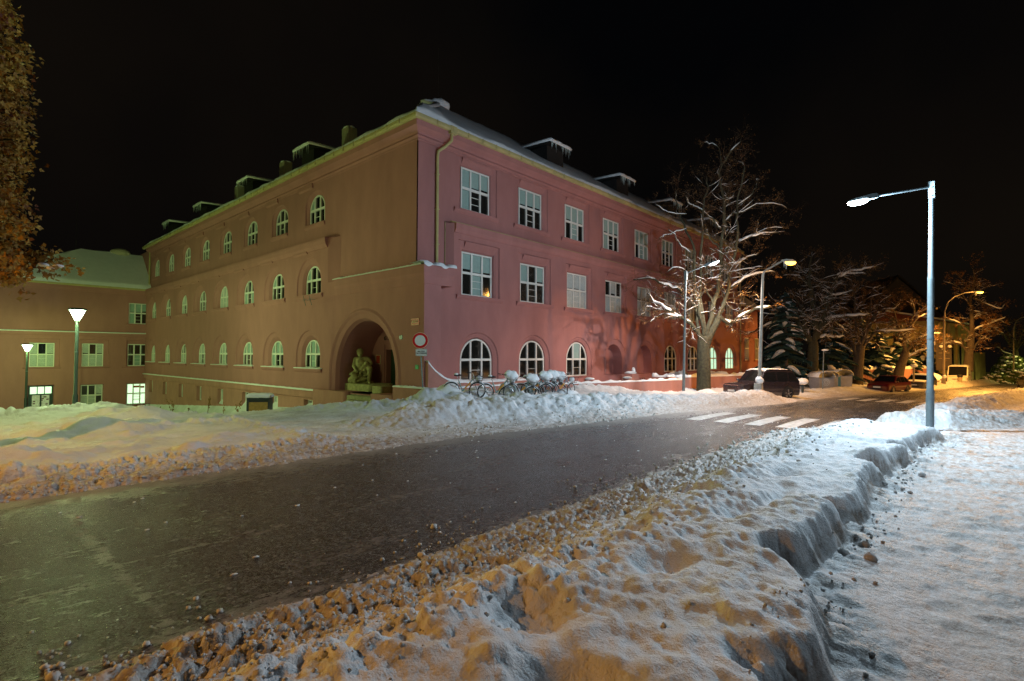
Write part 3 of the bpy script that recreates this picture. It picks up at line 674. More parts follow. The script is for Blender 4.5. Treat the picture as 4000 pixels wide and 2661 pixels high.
# basement wall of the left side, windows, ledge
B = MB()
bw_c = [9.75, 14.35, 18.97, 23.68, 28.4, 33.1, 37.85, 42.4]
eb = [8.62]+[(bw_c[i]+bw_c[i+1])/2 for i in range(7)]+[44.6]
for i, c in enumerate(bw_c):
    zb = -1.15 if i < 1 else -1.25 if i < 2 else -1.62
    poly_hole(B, FL, [(eb[i], -4.2), (eb[i+1], -4.2), (eb[i+1], .0), (eb[i], .0)], rect(c, .58, zb, -.46), OLl-.06)
    rings(B, FL, [(rect(c, .58, zb, -.46), OLl-.06), (rect(c, .56, zb+.01, -.47), -.02)])
B.prism([(OLl-.05, -.34), (OLl+.10, -.30), (OLl+.12, .06), (OLl+.20, .08), (OLl+.20, .13), (OLl-.05, .17)], lambda a, z, t: FL(t, z, a), 8.62, 44.6)
Bo = B.build('basement_wall', 'plinth', S)
for i, c in enumerate(bw_c):
    zb = -1.15 if i < 1 else -1.25 if i < 2 else -1.62
    window(FL, c, .55, zb+.01, -.48, -.02, 'rect', 'curtain' if i % 2 else 'dark', parent=S, cols=2 if i else 2, tr=-.50)
for i, c in enumerate(WL):
    window(FL, c, .88, 9.95, 11.66, -.17, 'arch', 'dark', (1.2, OLu+.09, .28, False), S)
    window(FL, c, .89, 5.72, 7.39, -.01, 'arch', 'dark' if i in (0, 1) else 'curtain' if i in (3, 5) else 'dark', (1.62, OLl+.10, .30, False), S)
    window(FL, c, .89, 1.39, 3.04, -.01, 'arch', 'blinds' if i < 3 else 'curtain', (1.62, OLl+.10, .22, True), S)
for i in range(9):
    window(FR, WRt[i], 1.01, 9.64, 11.82, ORu-.2, 'rect', 'blinds', (1.62, ORu+.12, .24, False), S)
    window(FR, 3.79+4.463*i, 1.08, 5.22, 7.42, 0, 'rect', 'blinds' if i < 2 else 'curtain', (1.66, ORl+.12, .24, False), S)
    if i == 3: window(FR, 3.71+4.463*i-.45, .30, .95, 2.3, -.52, 'rect', 'dark', None, S, cols=1, tr=1.6)
    elif i != 4: window(FR, 3.71+4.463*i, 1.11, .88, 3.02, .06, 'arch', 'lit' if i in (7, 8) else 'dark', (1.55, ORl+.08, .06, False), S)
# lintel mouldings above the windows
L_ = MB()
for i, c in enumerate(WRt):
    for z, o, cc, w_ in ((12.26, ORu, WRt[i], 1.05), (7.90, ORl, 3.79+4.463*i, 1.05)):
        L_ = MB(); L_.prism([(o-.07, z), (o+.05, z), (o+.03, z-.10), (o-.02, z-.18), (o-.08, z-.30)], lambda a, zz, t: FR(t, zz, a), cc-w_, cc+w_); L_.build('moulding', 'plaster', S)
for i, c in enumerate(WL):
    for z, o in ((12.26, OLu), (8.28, OLl)):
        L_ = MB(); L_.prism([(o-.005, z+.16), (o+.10, z+.13), (o+.09, z-.10), (o-.005, z-.20)], lambda a, zz, t: FL(t, zz, a), c+.25, c+2.0); L_.build('moulding', 'plaster', S)
# string course and roof cornice
def run(mb, prof, u1L, u1R, i0=0):
    """profile (out, z) carried round the corner: left side to u1L, street side to u1R"""
    n = len(prof)
    vs = [(-o, u1L, z) for o, z in prof]+[(-o, -o, z) for o, z in prof]+[(u1R, -o, z) for o, z in prof]
    mb.add(vs, [(r*n+k, r*n+(k+1), (r+1)*n+k+1, (r+1)*n+k) for r in range(2) for k in range(n-1)])
C_ = MB()
run(C_, [(.0, 12.36), (.10, 12.38), (.19, 12.46), (.15, 12.56), (.20, 12.64), (.36, 12.74), (.46, 12.80), (.47, 13.12), (.2, 13.12)], 44.6, XE)
run(C_, [(.06, 12.28), (.1, 12.31), (.1, 12.37)], 44.6, XE)
C_.build('cornice', 'plaster', S)
C2 = MB()
C2.prism([(OLl-.01, 8.20), (OLl+.05, 8.20), (OLl+.16, 8.40), (OLl+.20, 8.62), (OLl+.20, 8.76), (OLl-.01, 8.75)], lambda a, z, t: FL(t, z, a), 7.62, 44.6)
C2.prism([(ORl-.01, 8.25), (ORl+.05, 8.25), (ORl+.13, 8.45), (ORl+.14, 8.71), (ORl-.01, 8.71)], lambda a, z, t: FR(t, z, a), 2.02, XE)
C2.build('string_course', 'plaster', S)
# corner pier with its ledge
PI_ = MB()
PI_.add([(-OLl, -.99, .1), (.62, -.99, .1), (.62, -.99, 5.43), (-OLl, -.99, 5.43), (.62, -ORl, .1), (.62, -ORl, 5.43)], [(0, 1, 2, 3), (1, 4, 5, 2)])
def capring(u0, u1, w1, z): return [(-OLl-u0, z), ]
prof = [(0, 5.40), (.02, 5.42), (.05, 5.75), (.10, 5.90), (.12, 6.18), (.12, 6.26), (-.3, 6.34)]
n = len(prof)
vs = [(-OLl-o, 6.75 if z > 6 else 6.75, z) for o, z in prof]+[(-OLl-o, -.99-o, z) for o, z in prof]+[(1.30+o*.5+max(0, (z-5.75))*.5, -.99-o, z) for o, z in prof]+[(1.30+o*.5+max(0, z-5.75)*.5, -ORl+.02, z) for o, z in prof]
PI_.add(vs, [(r*n+k, r*n+k+1, (r+1)*n+k+1, (r+1)*n+k) for r in range(3) for k in range(n-1)])
PI_.add([(-OLl, -.99, 5.41), (1.3, -.99, 5.41), (1.3, -ORl, 5.41), (-OLl, -ORl, 5.41)], [(3, 2, 1, 0)])
PI_.build('corner_pier', 'plaster', S)
lg = MB()
sn = MB()
ns = 60; vs = []
rnd = random.Random(3)
for k in range(ns+1):
    t = k/ns; y = 6.9-t*7.8
    vs += [(-OLl-.13, y, 6.27), (-OLl-.12, y, 6.31+.03*rnd.random()), (-OLu-.02, y, 6.36+.05*rnd.random()+.12*max(0, 1-abs(y-6.6)/.5)), (-OLu, y, 6.27)]
sn.add(vs, [(4*k+j, 4*k+4+j, 4*k+5+j, 4*k+1+j) for k in range(ns) for j in range(3)])
vs = []
for k in range(31):
    x = -OLl-.14+k/30*1.95; h_ = .10+.08*math.sin(k*.5)+.03*rnd.random(); 
    vs += [(x, -1.15, 6.27-.10*max(0, math.sin(k*.42))), (x, -1.13, 6.27+h_*.8), (x, -.7, 6.31+h_), (x, -.02, 6.34+h_*.5)]
sn.add(vs, [(4*k+j, 4*k+4+j, 4*k+5+j, 4*k+1+j) for k in range(30) for j in range(3)])
so = sn.build('snow', 'snow', S, smooth=True); so['label'] = 'thin snow lying along the corner ledge'
# snow and yellow sheet on the basement ledge
sn = MB(); ns = 150; vs = []
for k in range(ns+1):
    y = 8.55+36.0*k/ns; h_ = .03+.025*rnd.random()
    vs += [(-OLl-.22, y, .12), (-OLl-.22, y, .14+h_), (-OLl-.10, y, .17+h_), (-OLl+.01, y, .18)]
sn.add(vs, [(4*k+j, 4*k+4+j, 4*k+5+j, 4*k+1+j) for k in range(ns) for j in range(3)])
sn.build('snow', 'snow', S, smooth=True)
# flared foot of the pier running into the garden plinth, with snow on the curve
ft = MB(); cv = []
for k in range(13):
    t = k/12; cv.append((-.29+2.27*t, .90+ .95*(1-t)**2.6))
poly = [(-.29, -.4)]+[(1.98, -.4)]+[(6.4, -.4), (6.4, .80), (1.98, .88)]+cv[::-1][1:]
ft.prism(poly, lambda x, z, t: (x, t, z), -1.22, -.30)
ft.build('buttress', 'plinth', S)
sn = MB(); vs = []
for k in range(13):
    x, z = cv[k]; h_ = .06+.03*rnd.random()
    vs += [(x, -1.24, z-.03), (x, -1.23, z+h_), (x, -.75, z+h_+.05), (x, -.32, z+h_)]
for k in range(1, 24):
    x = 1.98+4.4*k/23; h_ = .03+.05*rnd.random()
    vs += [(x, -1.24, .84), (x, -1.23, .86+h_), (x, -.75, .88+h_+.03), (x, -.32, .86)]
nn = len(vs)//4
sn.add(vs, [(4*k+j, 4*k+4+j, 4*k+5+j, 4*k+1+j) for k in range(nn-1) for j in range(3)])
sn.build('snow', 'snow', S, smooth=True)
# low plinth round the corner
pl = MB()
pl.box((-.62, -1.52, -1.0), (6.45, -.6, .66)); pl.box((-.62, -.61, -1.0), (-.25, .98, .70))
ple = pl.build('plinth', 'plinth', S)
sn = MB(); vs = []
for k in range(41):
    x = -.64+7.1*k/40; h_ = .025+.06*rnd.random()*rnd.random()
    vs += [(x, -1.54, .65), (x, -1.53, .67+h_), (x, -1.38, .68+h_), (x, -1.2, .67)]
sn.add(vs, [(4*k+j, 4*k+4+j, 4*k+5+j, 4*k+1+j) for k in range(40) for j in range(3)])
vs = []
for k in range(21):
    y = -1.5+2.5*k/20; h_ = .03+.07*rnd.random()*rnd.random()
    vs += [(-.64, y, .69), (-.63, y, .71+h_), (-.45, y, .72+h_), (-.27, y, .71)]
sn.add(vs, [(4*k+j, 4*k+4+j, 4*k+5+j, 4*k+1+j) for k in range(20) for j in range(3)])
sn.build('snow', 'snow', S, smooth=True)
# porch blocks left and right of the steps
def rblock(x0, y0, x1, y1, z0, z1, rr, name='porch_block', m='plinth'):
    """block whose corner (x0, y0) is rounded"""
    pts = [(x1, y0)]+[(x0+rr-rr*math.sin(t), y0+rr-rr*math.cos(t)) for t in [k*math.pi/16 for k in range(9)]]+[(x0, y1), (x1, y1)]
    mb = MB(); mb.prism(pts, lambda a, b, t: (a, b, t), z0, z1)
    return autosmooth(mb.build(name, m, S))
rblock(-.62, 5.18, 1.76, 8.62, -1.6, .25, .35)
rblock(-.66, .98, .35, 2.75, -1.2, .28, .06)
fl = MB(); fl.box((-.3, 1.55, -1), (1.76, 6.55, .20)); fl.box((1.7, 3.0, -1), (3.4, 6.3, .215)); fl.build('porch_floor', 'stonestep', S)
st = MB()
for k in range(4):
    st.box((-1.15-.28*0+.30*k-.25, 2.75, -1.0), (1.2, 5.62-.42*k+.0 if k < 3 else 5.2, -.52+.20*k))
st.build('steps', 'stonestep', S)
# door
d = MB(); d.box((2.08, 3.86, .22), (2.14, 4.99, 2.47))
for k in range(4):
    for j in range(2): d.box((2.05, 3.95+.52*j, .34+.54*k), (2.09, 4.38+.52*j, .34+.54*k+.42))
do = d.build('door', 'door', S)
d = MB(); d.tube([(2.04, 4.42, 1.2), (1.98, 4.42, 1.2), (1.98, 4.30, 1.2)], .018, 6); d.build('handle', 'chrome', do)
pd = MB(); pd.box((1.70, 5.08, .2), (1.765, 5.14, 2.75)); pd.box((1.45, 5.0, .2), (1.765, 5.85, .58)); pd.build('pilaster', 'plaster', S)
# ------------------------------------------------------------------ gutters, downpipe
g = MB()
def grun(mb, o, z, rr, uL, uR):
    prof = [(o+rr*math.cos(t), z-rr*math.sin(t)) for t in [k*math.pi/8 for k in range(9)]]+[(o-rr+.01, z), (o+rr-.02, z+.0)]
    prof = [(o+.13, z+.10), (o+.13, z-.02), (o+.09, z-.10), (o, z-.13), (o-.10, z-.10)]
    run(mb, prof, uL, uR)
grun(g, .52, 13.16, .12, 45.3, XE+.4)
go = g.build('gutter', 'gutter', S)
j = MB()
for k in range(46):
    u = .6+k*1.0
    j.box((-.675, u, 13.03), (-.64, u+.03, 13.275)) if u < 45 else 0
    if u < XE: j.box((u, -.675, 13.03), (u+.03, -.64, 13.275))
j.build('joint', 'gutter', go)
dp = MB()
dp.box((1.45, -.66, 12.92), (1.85, -.38, 13.30))
dp.tube([(1.62, -.52, 13.0), (1.62, -.50, 12.62), (1.38, -.30, 12.30), (1.10, -.14, 12.05), (1.08, -.10, 11.8), (1.08, -.10, 6.4)], .075, 12)
for z in (7.5, 9.2, 10.9): dp.box((.99, -.19, z), (1.17, 0, z+.04))
autosmooth(dp.build('downpipe', 'gutter', S))
sh = MB(); sh.box((1.63, -.05, 6.36), (1.66, -.01, 8.75)); sh.prism([(ORl-.02, 8.715), (ORl+.13, 8.705), (ORl+.13, 8.74), (ORl-.02, 8.76)], lambda a, z, t: FR(t, z, a), 1.75, XE)
sh.build('flashing', 'ledge', S)
dl = MB(); dl.tube([(-.18, 44.35, 12.9), (-.18, 44.35, -3.6)], .07, 8); dl.tube([(41.9, -.42, 12.8), (41.9, -.42, -.5)], .07, 8); dl.build('downpipe', 'gutter', S)
# ------------------------------------------------------------------ roof with snow
rf = MB(); pit = math.tan(R(35)); E0 = .62; RZ = 13.16; HW = 6.6
def roofz(x, y): return RZ+pit*(min(x, y)+E0)
def rp(x, y, h=0, cap=7.1):
    d = min(min(x, y)+E0, HW+E0); return (x, y, RZ+pit*d+h)
ridge = RZ+pit*(HW+E0)
rf.add([(-E0, -E0, RZ), (XE+.5, -E0, RZ), (XE+.5, HW, ridge), (HW, HW, ridge), (-E0, 46, RZ), (HW, 46, ridge), (XE+.5, 2*HW+E0, RZ), (2*HW+E0, 2*HW+E0, RZ), (2*HW+E0, 46, RZ)],
       [(0, 1, 2, 3), (0, 3, 5, 4), (2, 6, 7, 3), (3, 7, 8, 5)])
roof = rf.build('roof', 'tile', S)
sn = MB()
def sheet(mb, us, ds, pt, thick):
    vs = []; nu = len(us); nd = len(ds)
    for u in us:
        for d_ in ds: vs.append(pt(u, d_, thick(u, d_)))
    mb.add(vs, [(i*nd+k, (i+1)*nd+k, (i+1)*nd+k+1, i*nd+k+1) for i in range(nu-1) for k in range(nd-1)])
def th(seed):
    def f(u, d_):
        U = np.array([u*1.0]); D = np.array([d_*1.0])
        e = .26+.12*float(fbm(U*.8, D*.8, seed)[0])+.04*float(fbm(U*4, D*3, seed+1)[0])
        edge = .10+.06*float(fbm(U*2.2, D*0, seed+2)[0])
        return e*min(1, max(0, (d_-edge)/.10)) if d_ > edge-.01 else -.05
    return f
ds = [0, .05, .1, .14, .18, .24, .34, .5, .8, 1.2, 2, 3, 4.2, 5.5, 6.4, HW+E0, HW+E0+.7]
t1 = th(201); t2 = th(301)
def ptR(u, d_, h):
    dd = min(d_, HW+E0); z = RZ+pit*dd-(max(0, d_-HW-E0))*pit
    x = max(u, dd-E0)
    if u < 3 and d_ < 3.6: h = h+.25*math.exp(-((u-.6)/1.2)**2-((d_-1.0)/.8)**2)
    return (x, d_-E0, z+h)
def ptL(u, d_, h):
    dd = min(d_, HW+E0); z = RZ+pit*dd-(max(0, d_-HW-E0))*pit
    return (d_-E0, max(u, dd-E0), z+h)
us = [-E0+.05+k*.25 for k in range(int((XE+1)/.25))]
sheet(sn, us, ds, ptR, t1)
us = [-E0+.05+k*.3 for k in range(int(46.4/.3))]
sheet(sn, us, ds, ptL, t2)
hb = [(-.5, -.5, .12), (.4, .4, .30), (1.6, 1.6, .34), (3.5, 3.5, .25), (HW, HW, .40), (HW+2, HW+1, .3)]
sn.tube([(x, y, RZ+pit*(min(x, HW)+E0)+h_*.4) for x, y, h_ in hb], [.10, .22, .26, .22, .30, .2], 8)
sn.blob((HW, HW, ridge+.15), (.8, .8, .35), 4)
sn.blob((HW-1.1, HW-.4, ridge-.25), (.5, .5, .25), 5)
rs = sn.build('snow', 'snow', roof, smooth=True); rs['label'] = 'thick snow sheet sliding to the eaves'
rod = MB(); rod.tube([(HW+.3, HW+.3, ridge), (HW+.3, HW+.3, ridge+4.3)], .009, 5); rod.build('lightning_rod', 'dark', roof)
# dormers: dark box, flat lid, snow, icicles
def dormer(F, u, hw=1.15, o=-1.5, z=16.45, depth=4.0, name='dormer'):
    mb = MB(); zr = RZ+pit*(-o+E0)
    fbox(mb, F, u-hw+.25, u+hw-.25, zr-.4, z-.18, o-.35, o-depth)
    do_ = mb.build(name, 'dark', roof, origin=F(u, z-1, o))
    mb = MB(); mb.prism([(o+.12, z-.18), (o+.12, z-.10), (o-depth*.8, z+.12), (o-depth*.8, z+.04)], lambda a, zz, t: F(t, zz, a), u-hw, u+hw); mb.build('lid', 'dark', do_)
    mb = MB(); n = 10; vs = []
    for k in range(n+1):
        t = u-hw-.05+(2*hw+.1)*k/n; e = .24+.03*math.sin(k*1.7+u)-.10*(k in (0, n))
        vs += [F(t, z-.09, o+.17), F(t, z-.07+e*.6, o+.20), F(t, z-.05+e, o+.05), F(t, z+e, o-1), F(t, z+.12+e, o-depth*.85), F(t, z+.10, o-depth*.85)]
    mb.add(vs, [(6*k+j, 6*k+6+j, 6*k+6+(j+1) % 6, 6*k+(j+1) % 6) for k in range(n) for j in range(6)]+[tuple(range(6)), tuple(range(6*n+5, 6*n-1, -1))])
    mb.build('snow', 'snow', do_, smooth=True)
    mb = MB(); rr = random.Random(int(u*10))
    for k in range(16):
        t = u-hw+2*hw*rr.random(); l_ = .15+.55*rr.random(); mb.tube([F(t, z-.1, o+.14), F(t, z-.1-l_, o+.14)], [.022, .003], 5)
    mb.build('icicle', 'ice', do_)
    return do_
for u in (12.95, 21.8, 30.7, 39.5): dormer(FR, u, 1.15, -1.5, 16.36, 3.6)
for u in (14.6, 24.6, 35.2, 45.3): dormer(FL, u, 1.1, -1.5, 16.25, 3.2)
for u in (14.6, 24.9, 34.9):
    ch = MB(); ch.box((4.75, u-.25, 16.0), (5.45, u+.65, 18.75)); co = ch.build('chimney', 'chimney', roof, origin=(4, u, 17))
    ch = MB(); ch.blob((5.1, u+.2, 18.77), (.42, .54, .11), int(u), 14, amp=.05); ch.build('snow', 'snow', co, smooth=True)
# satellite aerials under one window, soil vents
an = MB()
for yy in (9.9, 9.2):
    an.tube([(-.65, yy, 5.62), (-.65, yy-.35, 5.0)], .015, 5); an.tube([(-.30, yy-.2, 5.36), (-.75, yy-.2, 5.36)], .012, 5); an.tube([(-.65, yy-.38, 5.42), (-.65, yy+.1, 5.30)], .01, 5)
an.build('aerial_bracket', 'galv', S)
# signs fixed on the wall, things of their own
def text(name, body, size, loc, rot, m, parent, extr=.004, sx=1):
    cu = bpy.data.curves.new(name, 'FONT'); cu.body = body; cu.size = size; cu.align_x = 'CENTER'; cu.align_y = 'CENTER'; cu.extrude = extr; cu.offset = size*.012
    o = bpy.data.objects.new(name, cu); COL.objects.link(o)
    dg = bpy.context.evaluated_depsgraph_get(); me = bpy.data.meshes.new_from_object(o.evaluated_get(dg)); bpy.data.objects.remove(o)
    o = bpy.data.objects.new(name, me); COL.objects.link(o); me.materials.clear(); me.materials.append(M[m])
    o.location = loc; o.rotation_euler = rot; o.scale = (sx, 1, 1)
    if parent is not None: o.location = Vector(loc)-parent_world(parent); o.parent = parent
    return o
rotL = (R(90), 0, R(-90))     # reads from the left side, facing -x
xw = -OLl-.02
t = thing('street_name_sign', 'small red enamel street name sign JIRSÍKOVA high on the wall beside the corner', 'street sign', (xw, -.36, 3.70))
mb = MB(); mb.box((xw, -.66, 3.54), (xw+.018, -.06, 3.86)); mb.build('plate', 'signred', t)
mb = MB()
for a in ((-.64, -.63, 3.56, 3.84), (-.09, -.08+.0, 3.56, 3.84)): mb.box((xw-.003, a[0], a[2]), (xw, a[1], a[3]))
mb.box((xw-.003, -.64, 3.83), (xw, -.08, 3.84)); mb.box((xw-.003, -.64, 3.56), (xw, -.08, 3.57)); mb.build('border', 'cream', t)
text('lettering', 'JIRSÍKOVA', .155, (xw-.004, -.36, 3.70), rotL, 'cream', t, .002, .62)
mb = MB(); mb.box((xw-.002, -.60, 3.58), (xw, -.12, 3.605)); mb.build('lower_strip', 'orange', t)
t = thing('house_number_plate', 'tiny dark blue house number plate 21 to the right of the portal arch', 'number plate', (xw, .70, 3.0))
mb = MB(); mb.box((xw, .60, 2.92), (xw+.018, .83, 3.11)); mb.build('plate', 'bluesign', t)
text('number', '21', .13, (xw-.003, .715, 3.01), rotL, 'white', t, .002, .9)
t = thing('green_notice', 'small bright green notice stuck to the wall behind the sign post', 'notice', (xw, -.50, 1.63))
mb = MB(); mb.box((xw, -.62, 1.54), (xw+.018, -.40, 1.74)); tag(mb.build('sheet', 'greensign', t))
mb = MB(); 
for k in range(3): mb.box((xw-.003, -.60+.06*k, 1.67), (xw, -.565+.06*k, 1.71))
mb.build('print', 'bluesign', t)
t = thing('framed_poster', 'small orange framed poster on the porch wall between statue and door', 'poster', (1.74, 5.72, 1.95))
mb = MB(); mb.box((1.72, 5.5, 1.66), (1.752, 5.95, 2.18)); mb.build('frame', 'cream', t)
mb = MB(); mb.box((1.715, 5.54, 1.70), (1.722, 5.91, 2.14)); mb.build('print', 'orange', t)
mb = MB(); 
for k in range(4): mb.box((1.712, 5.58+.03*(k % 2), 1.74+.1*k), (1.716, 5.84, 1.79+.1*k))
mb.build('picture', 'signred', t)
t = thing('lettering_board', 'dark metal letters G Y mounted above the porch door', 'lettering', (1.74, 4.9, 3.1))
text('letters', 'G Y', .30, (1.735, 4.95, 3.08), rotL, 'black', t, .012)
for yy, zz in ((12.0, -.8), (26.2, -.75), (21.6, -.95), (40.2, -.5)):
    mb = MB(); mb.box((-.25, yy-.13, zz-.17), (-.20, yy+.13, zz+.17))
    for k in range(4): mb.box((-.262, yy-.10, zz-.12+.07*k), (-.25, yy+.10, zz-.09+.07*k))
    mb.build('vent', 'bin', S)

# ------------------------------------------------------------------ left wing
W = thing('school_wing', 'lower two-storey wing of the school with a snowy hipped roof behind the park lamps', 'building', (-6, 44.6, -3.4))
wm = MB()
cols_ = [(-1.0, .82), (-4.62, .82), (-8.3, .86)]
ew = [0, -2.8, -6.45, -12.4]
for i, (c, hw) in enumerate(cols_):
    a, b_ = ew[i+1], ew[i]
    if i == 0: poly_hole(wm, FW, [(a, 4.3), (b_, 4.3), (b_, 8.6), (a, 8.6)], rect(c, hw, 5.2, 7.35), 0); rings(wm, FW, [(rect(c, hw, 5.2, 7.35), 0), (rect(c, hw-.03, 5.22, 7.32), -.16)])
    else: quad(wm, FW, a, b_, 4.3, 8.6, 0)
    poly_hole(wm, FW, [(a, .1), (b_, .1), (b_, 4.3), (a, 4.3)], rect(c, 1.22 if i else .96, .9, 3.55), .12)
    rings(wm, FW, [(rect(c, 1.22 if i else .96, .9, 3.55), .12), (rect(c, 1.20 if i else .94, .91, 3.52), .02), (rect(c, hw+.02, .93, 3.2), 0), (rect(c, hw, .95, 3.16), -.16)])
    if i == 2: z0, zt, h2 = -3.1, -.75, .84
    else: z0, zt, h2 = -2.92, -.82, .84
    poly_hole(wm, FW, [(a, -4.6), (b_, -4.6), (b_, .1), (a, .1)], rect(c, h2+.08, z0, zt+.05), .12)
    rings(wm, FW, [(rect(c, h2+.08, z0, zt+.05), .12), (rect(c, h2, z0+.02, zt), -.14)])
wm.box((-12.4, 44.61, -4.6), (-12.2, 52, 8.6)); wm.add([(0, 44.6, -4), (0, 44.9, -4), (0, 44.9, 9), (0, 44.6, 9)], [(0, 1, 2, 3)])
wm.build('wall', 'plaster', W)
wm = MB(); wm.prism([(-.01, 8.15), (.06, 8.18), (.10, 8.30), (.22, 8.42), (.36, 8.55), (.36, 8.72), (-.01, 8.72)], lambda a, z, t: FW(t, z, a), -12.4, -.35); wm.build('cornice', 'plaster', W)
wm = MB(); wm.prism([(.1, 3.85), (.16, 3.88), (.24, 4.0), (.26, 4.2), (.1, 4.26)], lambda a, z, t: FW(t, z, a), -12.4, -.3); wm.build('string_course', 'plaster', W)
wm = MB(); wm.prism([(.05, 4.24), (.27, 4.20), (.26, 4.28), (.03, 4.33)], lambda a, z, t: FW(t, z, a), -12.4, -.3); wm.build('snow', 'snow', W)
wm = MB(); wm.prism([(.36, 8.62), (.46, 8.60), (.52, 8.70), (.52, 8.80), (.36, 8.80)], lambda a, z, t: FW(t, z, a), -12.7, -.2); wm.build('gutter', 'gutter', W)
wm = MB(); wm.prism([(.1, -4.5), (.2, -4.5), (.2, -3.25), (.1, -3.2)], lambda a, z, t: FW(t, z, a), -7.0, -.3); wm.prism([(.1, -4.5), (.2, -4.5), (.2, -3.25), (.1, -3.2)], lambda a, z, t: FW(t, z, a), -12.4, -9.4); wm.build('plinth', 'plinth', W)
for i, (c, hw) in enumerate(cols_):
    if i == 0: window(FW, c, hw-.03, 5.24, 7.31, -.15, 'rect', 'blinds', (1.05, .1, .16, False), W)
    window(FW, c, hw, .96, 3.15, -.15, 'rect', 'curtain' if i in (1,) else 'dark' if i != 2 else 'curtain', (1.3, .22, .16, False), W)
    if i != 2: window(FW, c, .83, -2.9, -.83, -.13, 'rect', 'litroom' if i == 0 else 'curtain', (1.0, .2, .1, True) if i == 0 else None, W)
# lit room behind: shelves seen in the bright window
mb = MB(); 
for a in ((-1.28, -.70, -1.25, -1.05), (-.72, -.32, -1.3, -1.1), (-1.3, -.6, -2.45, -2.40), (-1.3, -.6, -2.0, -1.96)): quad(mb, FW, a[0], a[1], a[2], a[3], -.105)
mb.build('notice', 'orange', W)
# glazed entrance door of the wing
dr = MB(); c = -8.3
for u0, u1, z0, z1 in ((-.84, -.74, -3.1, -.76), (.74, .84, -3.1, -.76), (-.74, .74, -.86, -.76), (-.74, .74, -1.62, -1.50), (-.06, .06, -3.1, -1.62), (-.74, .74, -3.1, -2.75), (-.74, -.6, -2.75, -1.62), (.6, .74, -2.75, -1.62), (-.28, -.22, -1.5, -.86), (.22, .28, -1.5, -.86)):
    fbox(dr, FW, c+u0, c+u1, z0, z1, -.14, -.06)
dro = dr.build('door', 'bin', W, origin=(c, 44.7, -3))
mb = MB(); quad(mb, FW, c-.74, c+.74, -1.5, -.86, -.12); mb.build('fanlight', 'litroom', dro)
mb = MB(); quad(mb, FW, c-.6, c-.06, -2.75, -1.62, -.12); quad(mb, FW, c+.06, c+.6, -2.75, -1.62, -.12); mb.build('glass', 'litdim', dro)
mb = MB(); rr = random.Random(5)
for k in range(9): u = c-.55+rr.random()*1.0; z = -2.6+rr.random()*.8; quad(mb, FW, u, u+.16, z, z+.10, -.105)
mb.build('sticker', 'redcar', dro)
# roof of the wing
rf = MB(); r0 = 8.78
X0, X1, Y0, Y1 = -12.8, 1.0, 44.0, 52.0
prz = 12.55
rf.add([(X0, Y0, r0), (X1, Y0, r0), (X1, 48, prz), (-5.2, 48, prz), (X0, Y1, r0), (X1, Y1, r0)], [(0, 1, 2, 3), (0, 3, 4), (3, 2, 5, 4)])
wr = rf.build('roof', 'tile', W)
sn = MB()
def thw(u, d_):
    U = np.array([u*1.0]); D = np.array([d_*1.0]); return (.22+.05*float(fbm(U*.7, D*.7, 401)[0]))*min(1, max(0, (d_-.03)/.1))
HD = 4.0; ridge_l_ = -5.2
def ptW(u, d_, h):
    dd = min(d_, HD); lim = X0+dd*.857
    return (max(u, lim), Y0+d_, r0+(prz-r0)/HD*dd+h)
def ptW(u, d_, h):
    ridge_l = -5.2; x = u
    f = d_/HD; lim = X0+(ridge_l-X0)*f
    return (max(u, lim), Y0+d_, r0+(prz-r0)*f+h)
sheet(sn, [X0+.05+k*.3 for k in range(46)], [0, .04, .1, .2, .4, .8, 1.5, 2.2, 3, 3.5, HD], ptW, thw)
vs = []; 
for k in range(9):
    for j in range(9):
        f = k/8; y = Y0+(48-Y0)*f+(Y1-Y0-2*(48-Y0)*f)*j/8; vs.append((X0+(ridge_l_-X0)*f, y, r0+(prz-r0)*f+.20*min(1, k)))
sn.add(vs, [(9*k+j, 9*k+j+1, 9*k+10+j, 9*k+9+j) for k in range(8) for j in range(8)])
sn.build('snow', 'snow', wr, smooth=True)
sn = MB(); sn.blob((-1.9, 48, prz+.3), (.9, .5, .4), 6, amp=.08); sn.build('vent', 'chimney', wr)
mb = MB(); mb.tube([(-5.6, 48, prz), (-5.6, 48, prz+5.0)], .012, 5); mb.build('lightning_rod', 'dark', wr)
# lower far section of the school beyond the corner of the street front
X = thing('school_annexe', 'dim lower section of the pink school beyond the downpipe, behind the trees', 'building', (48, .6, -1.3))
mb = MB(); mb.box((XE+.01, 1.3, -3), (53, 12, 7.9)); mb.build('wall', 'plaster', X)
def FX(u, z, o): return (u, 1.3-o, z)
for k in range(3):
    window(FX, 45.3+3.6*k, .62, 1.7, 4.3, .0, 'rect', 'dark', (.95, .12, .14, False), X)
mb = MB(); mb.prism([(.4, 7.6), (.4, 7.85), (-4.5, 11.6), (-5.2, 7.9)], lambda a, z, t: FX(t, z, a), XE+.02, 53.3); ax = mb.build('roof', 'tile', X)
mb = MB(); mb.prism([(.42, 7.87), (.40, 8.05), (-4.5, 11.85), (-4.5, 11.62)], lambda a, z, t: FX(t, z, a), XE+.03, 53.3); mb.build('snow', 'snow', ax)
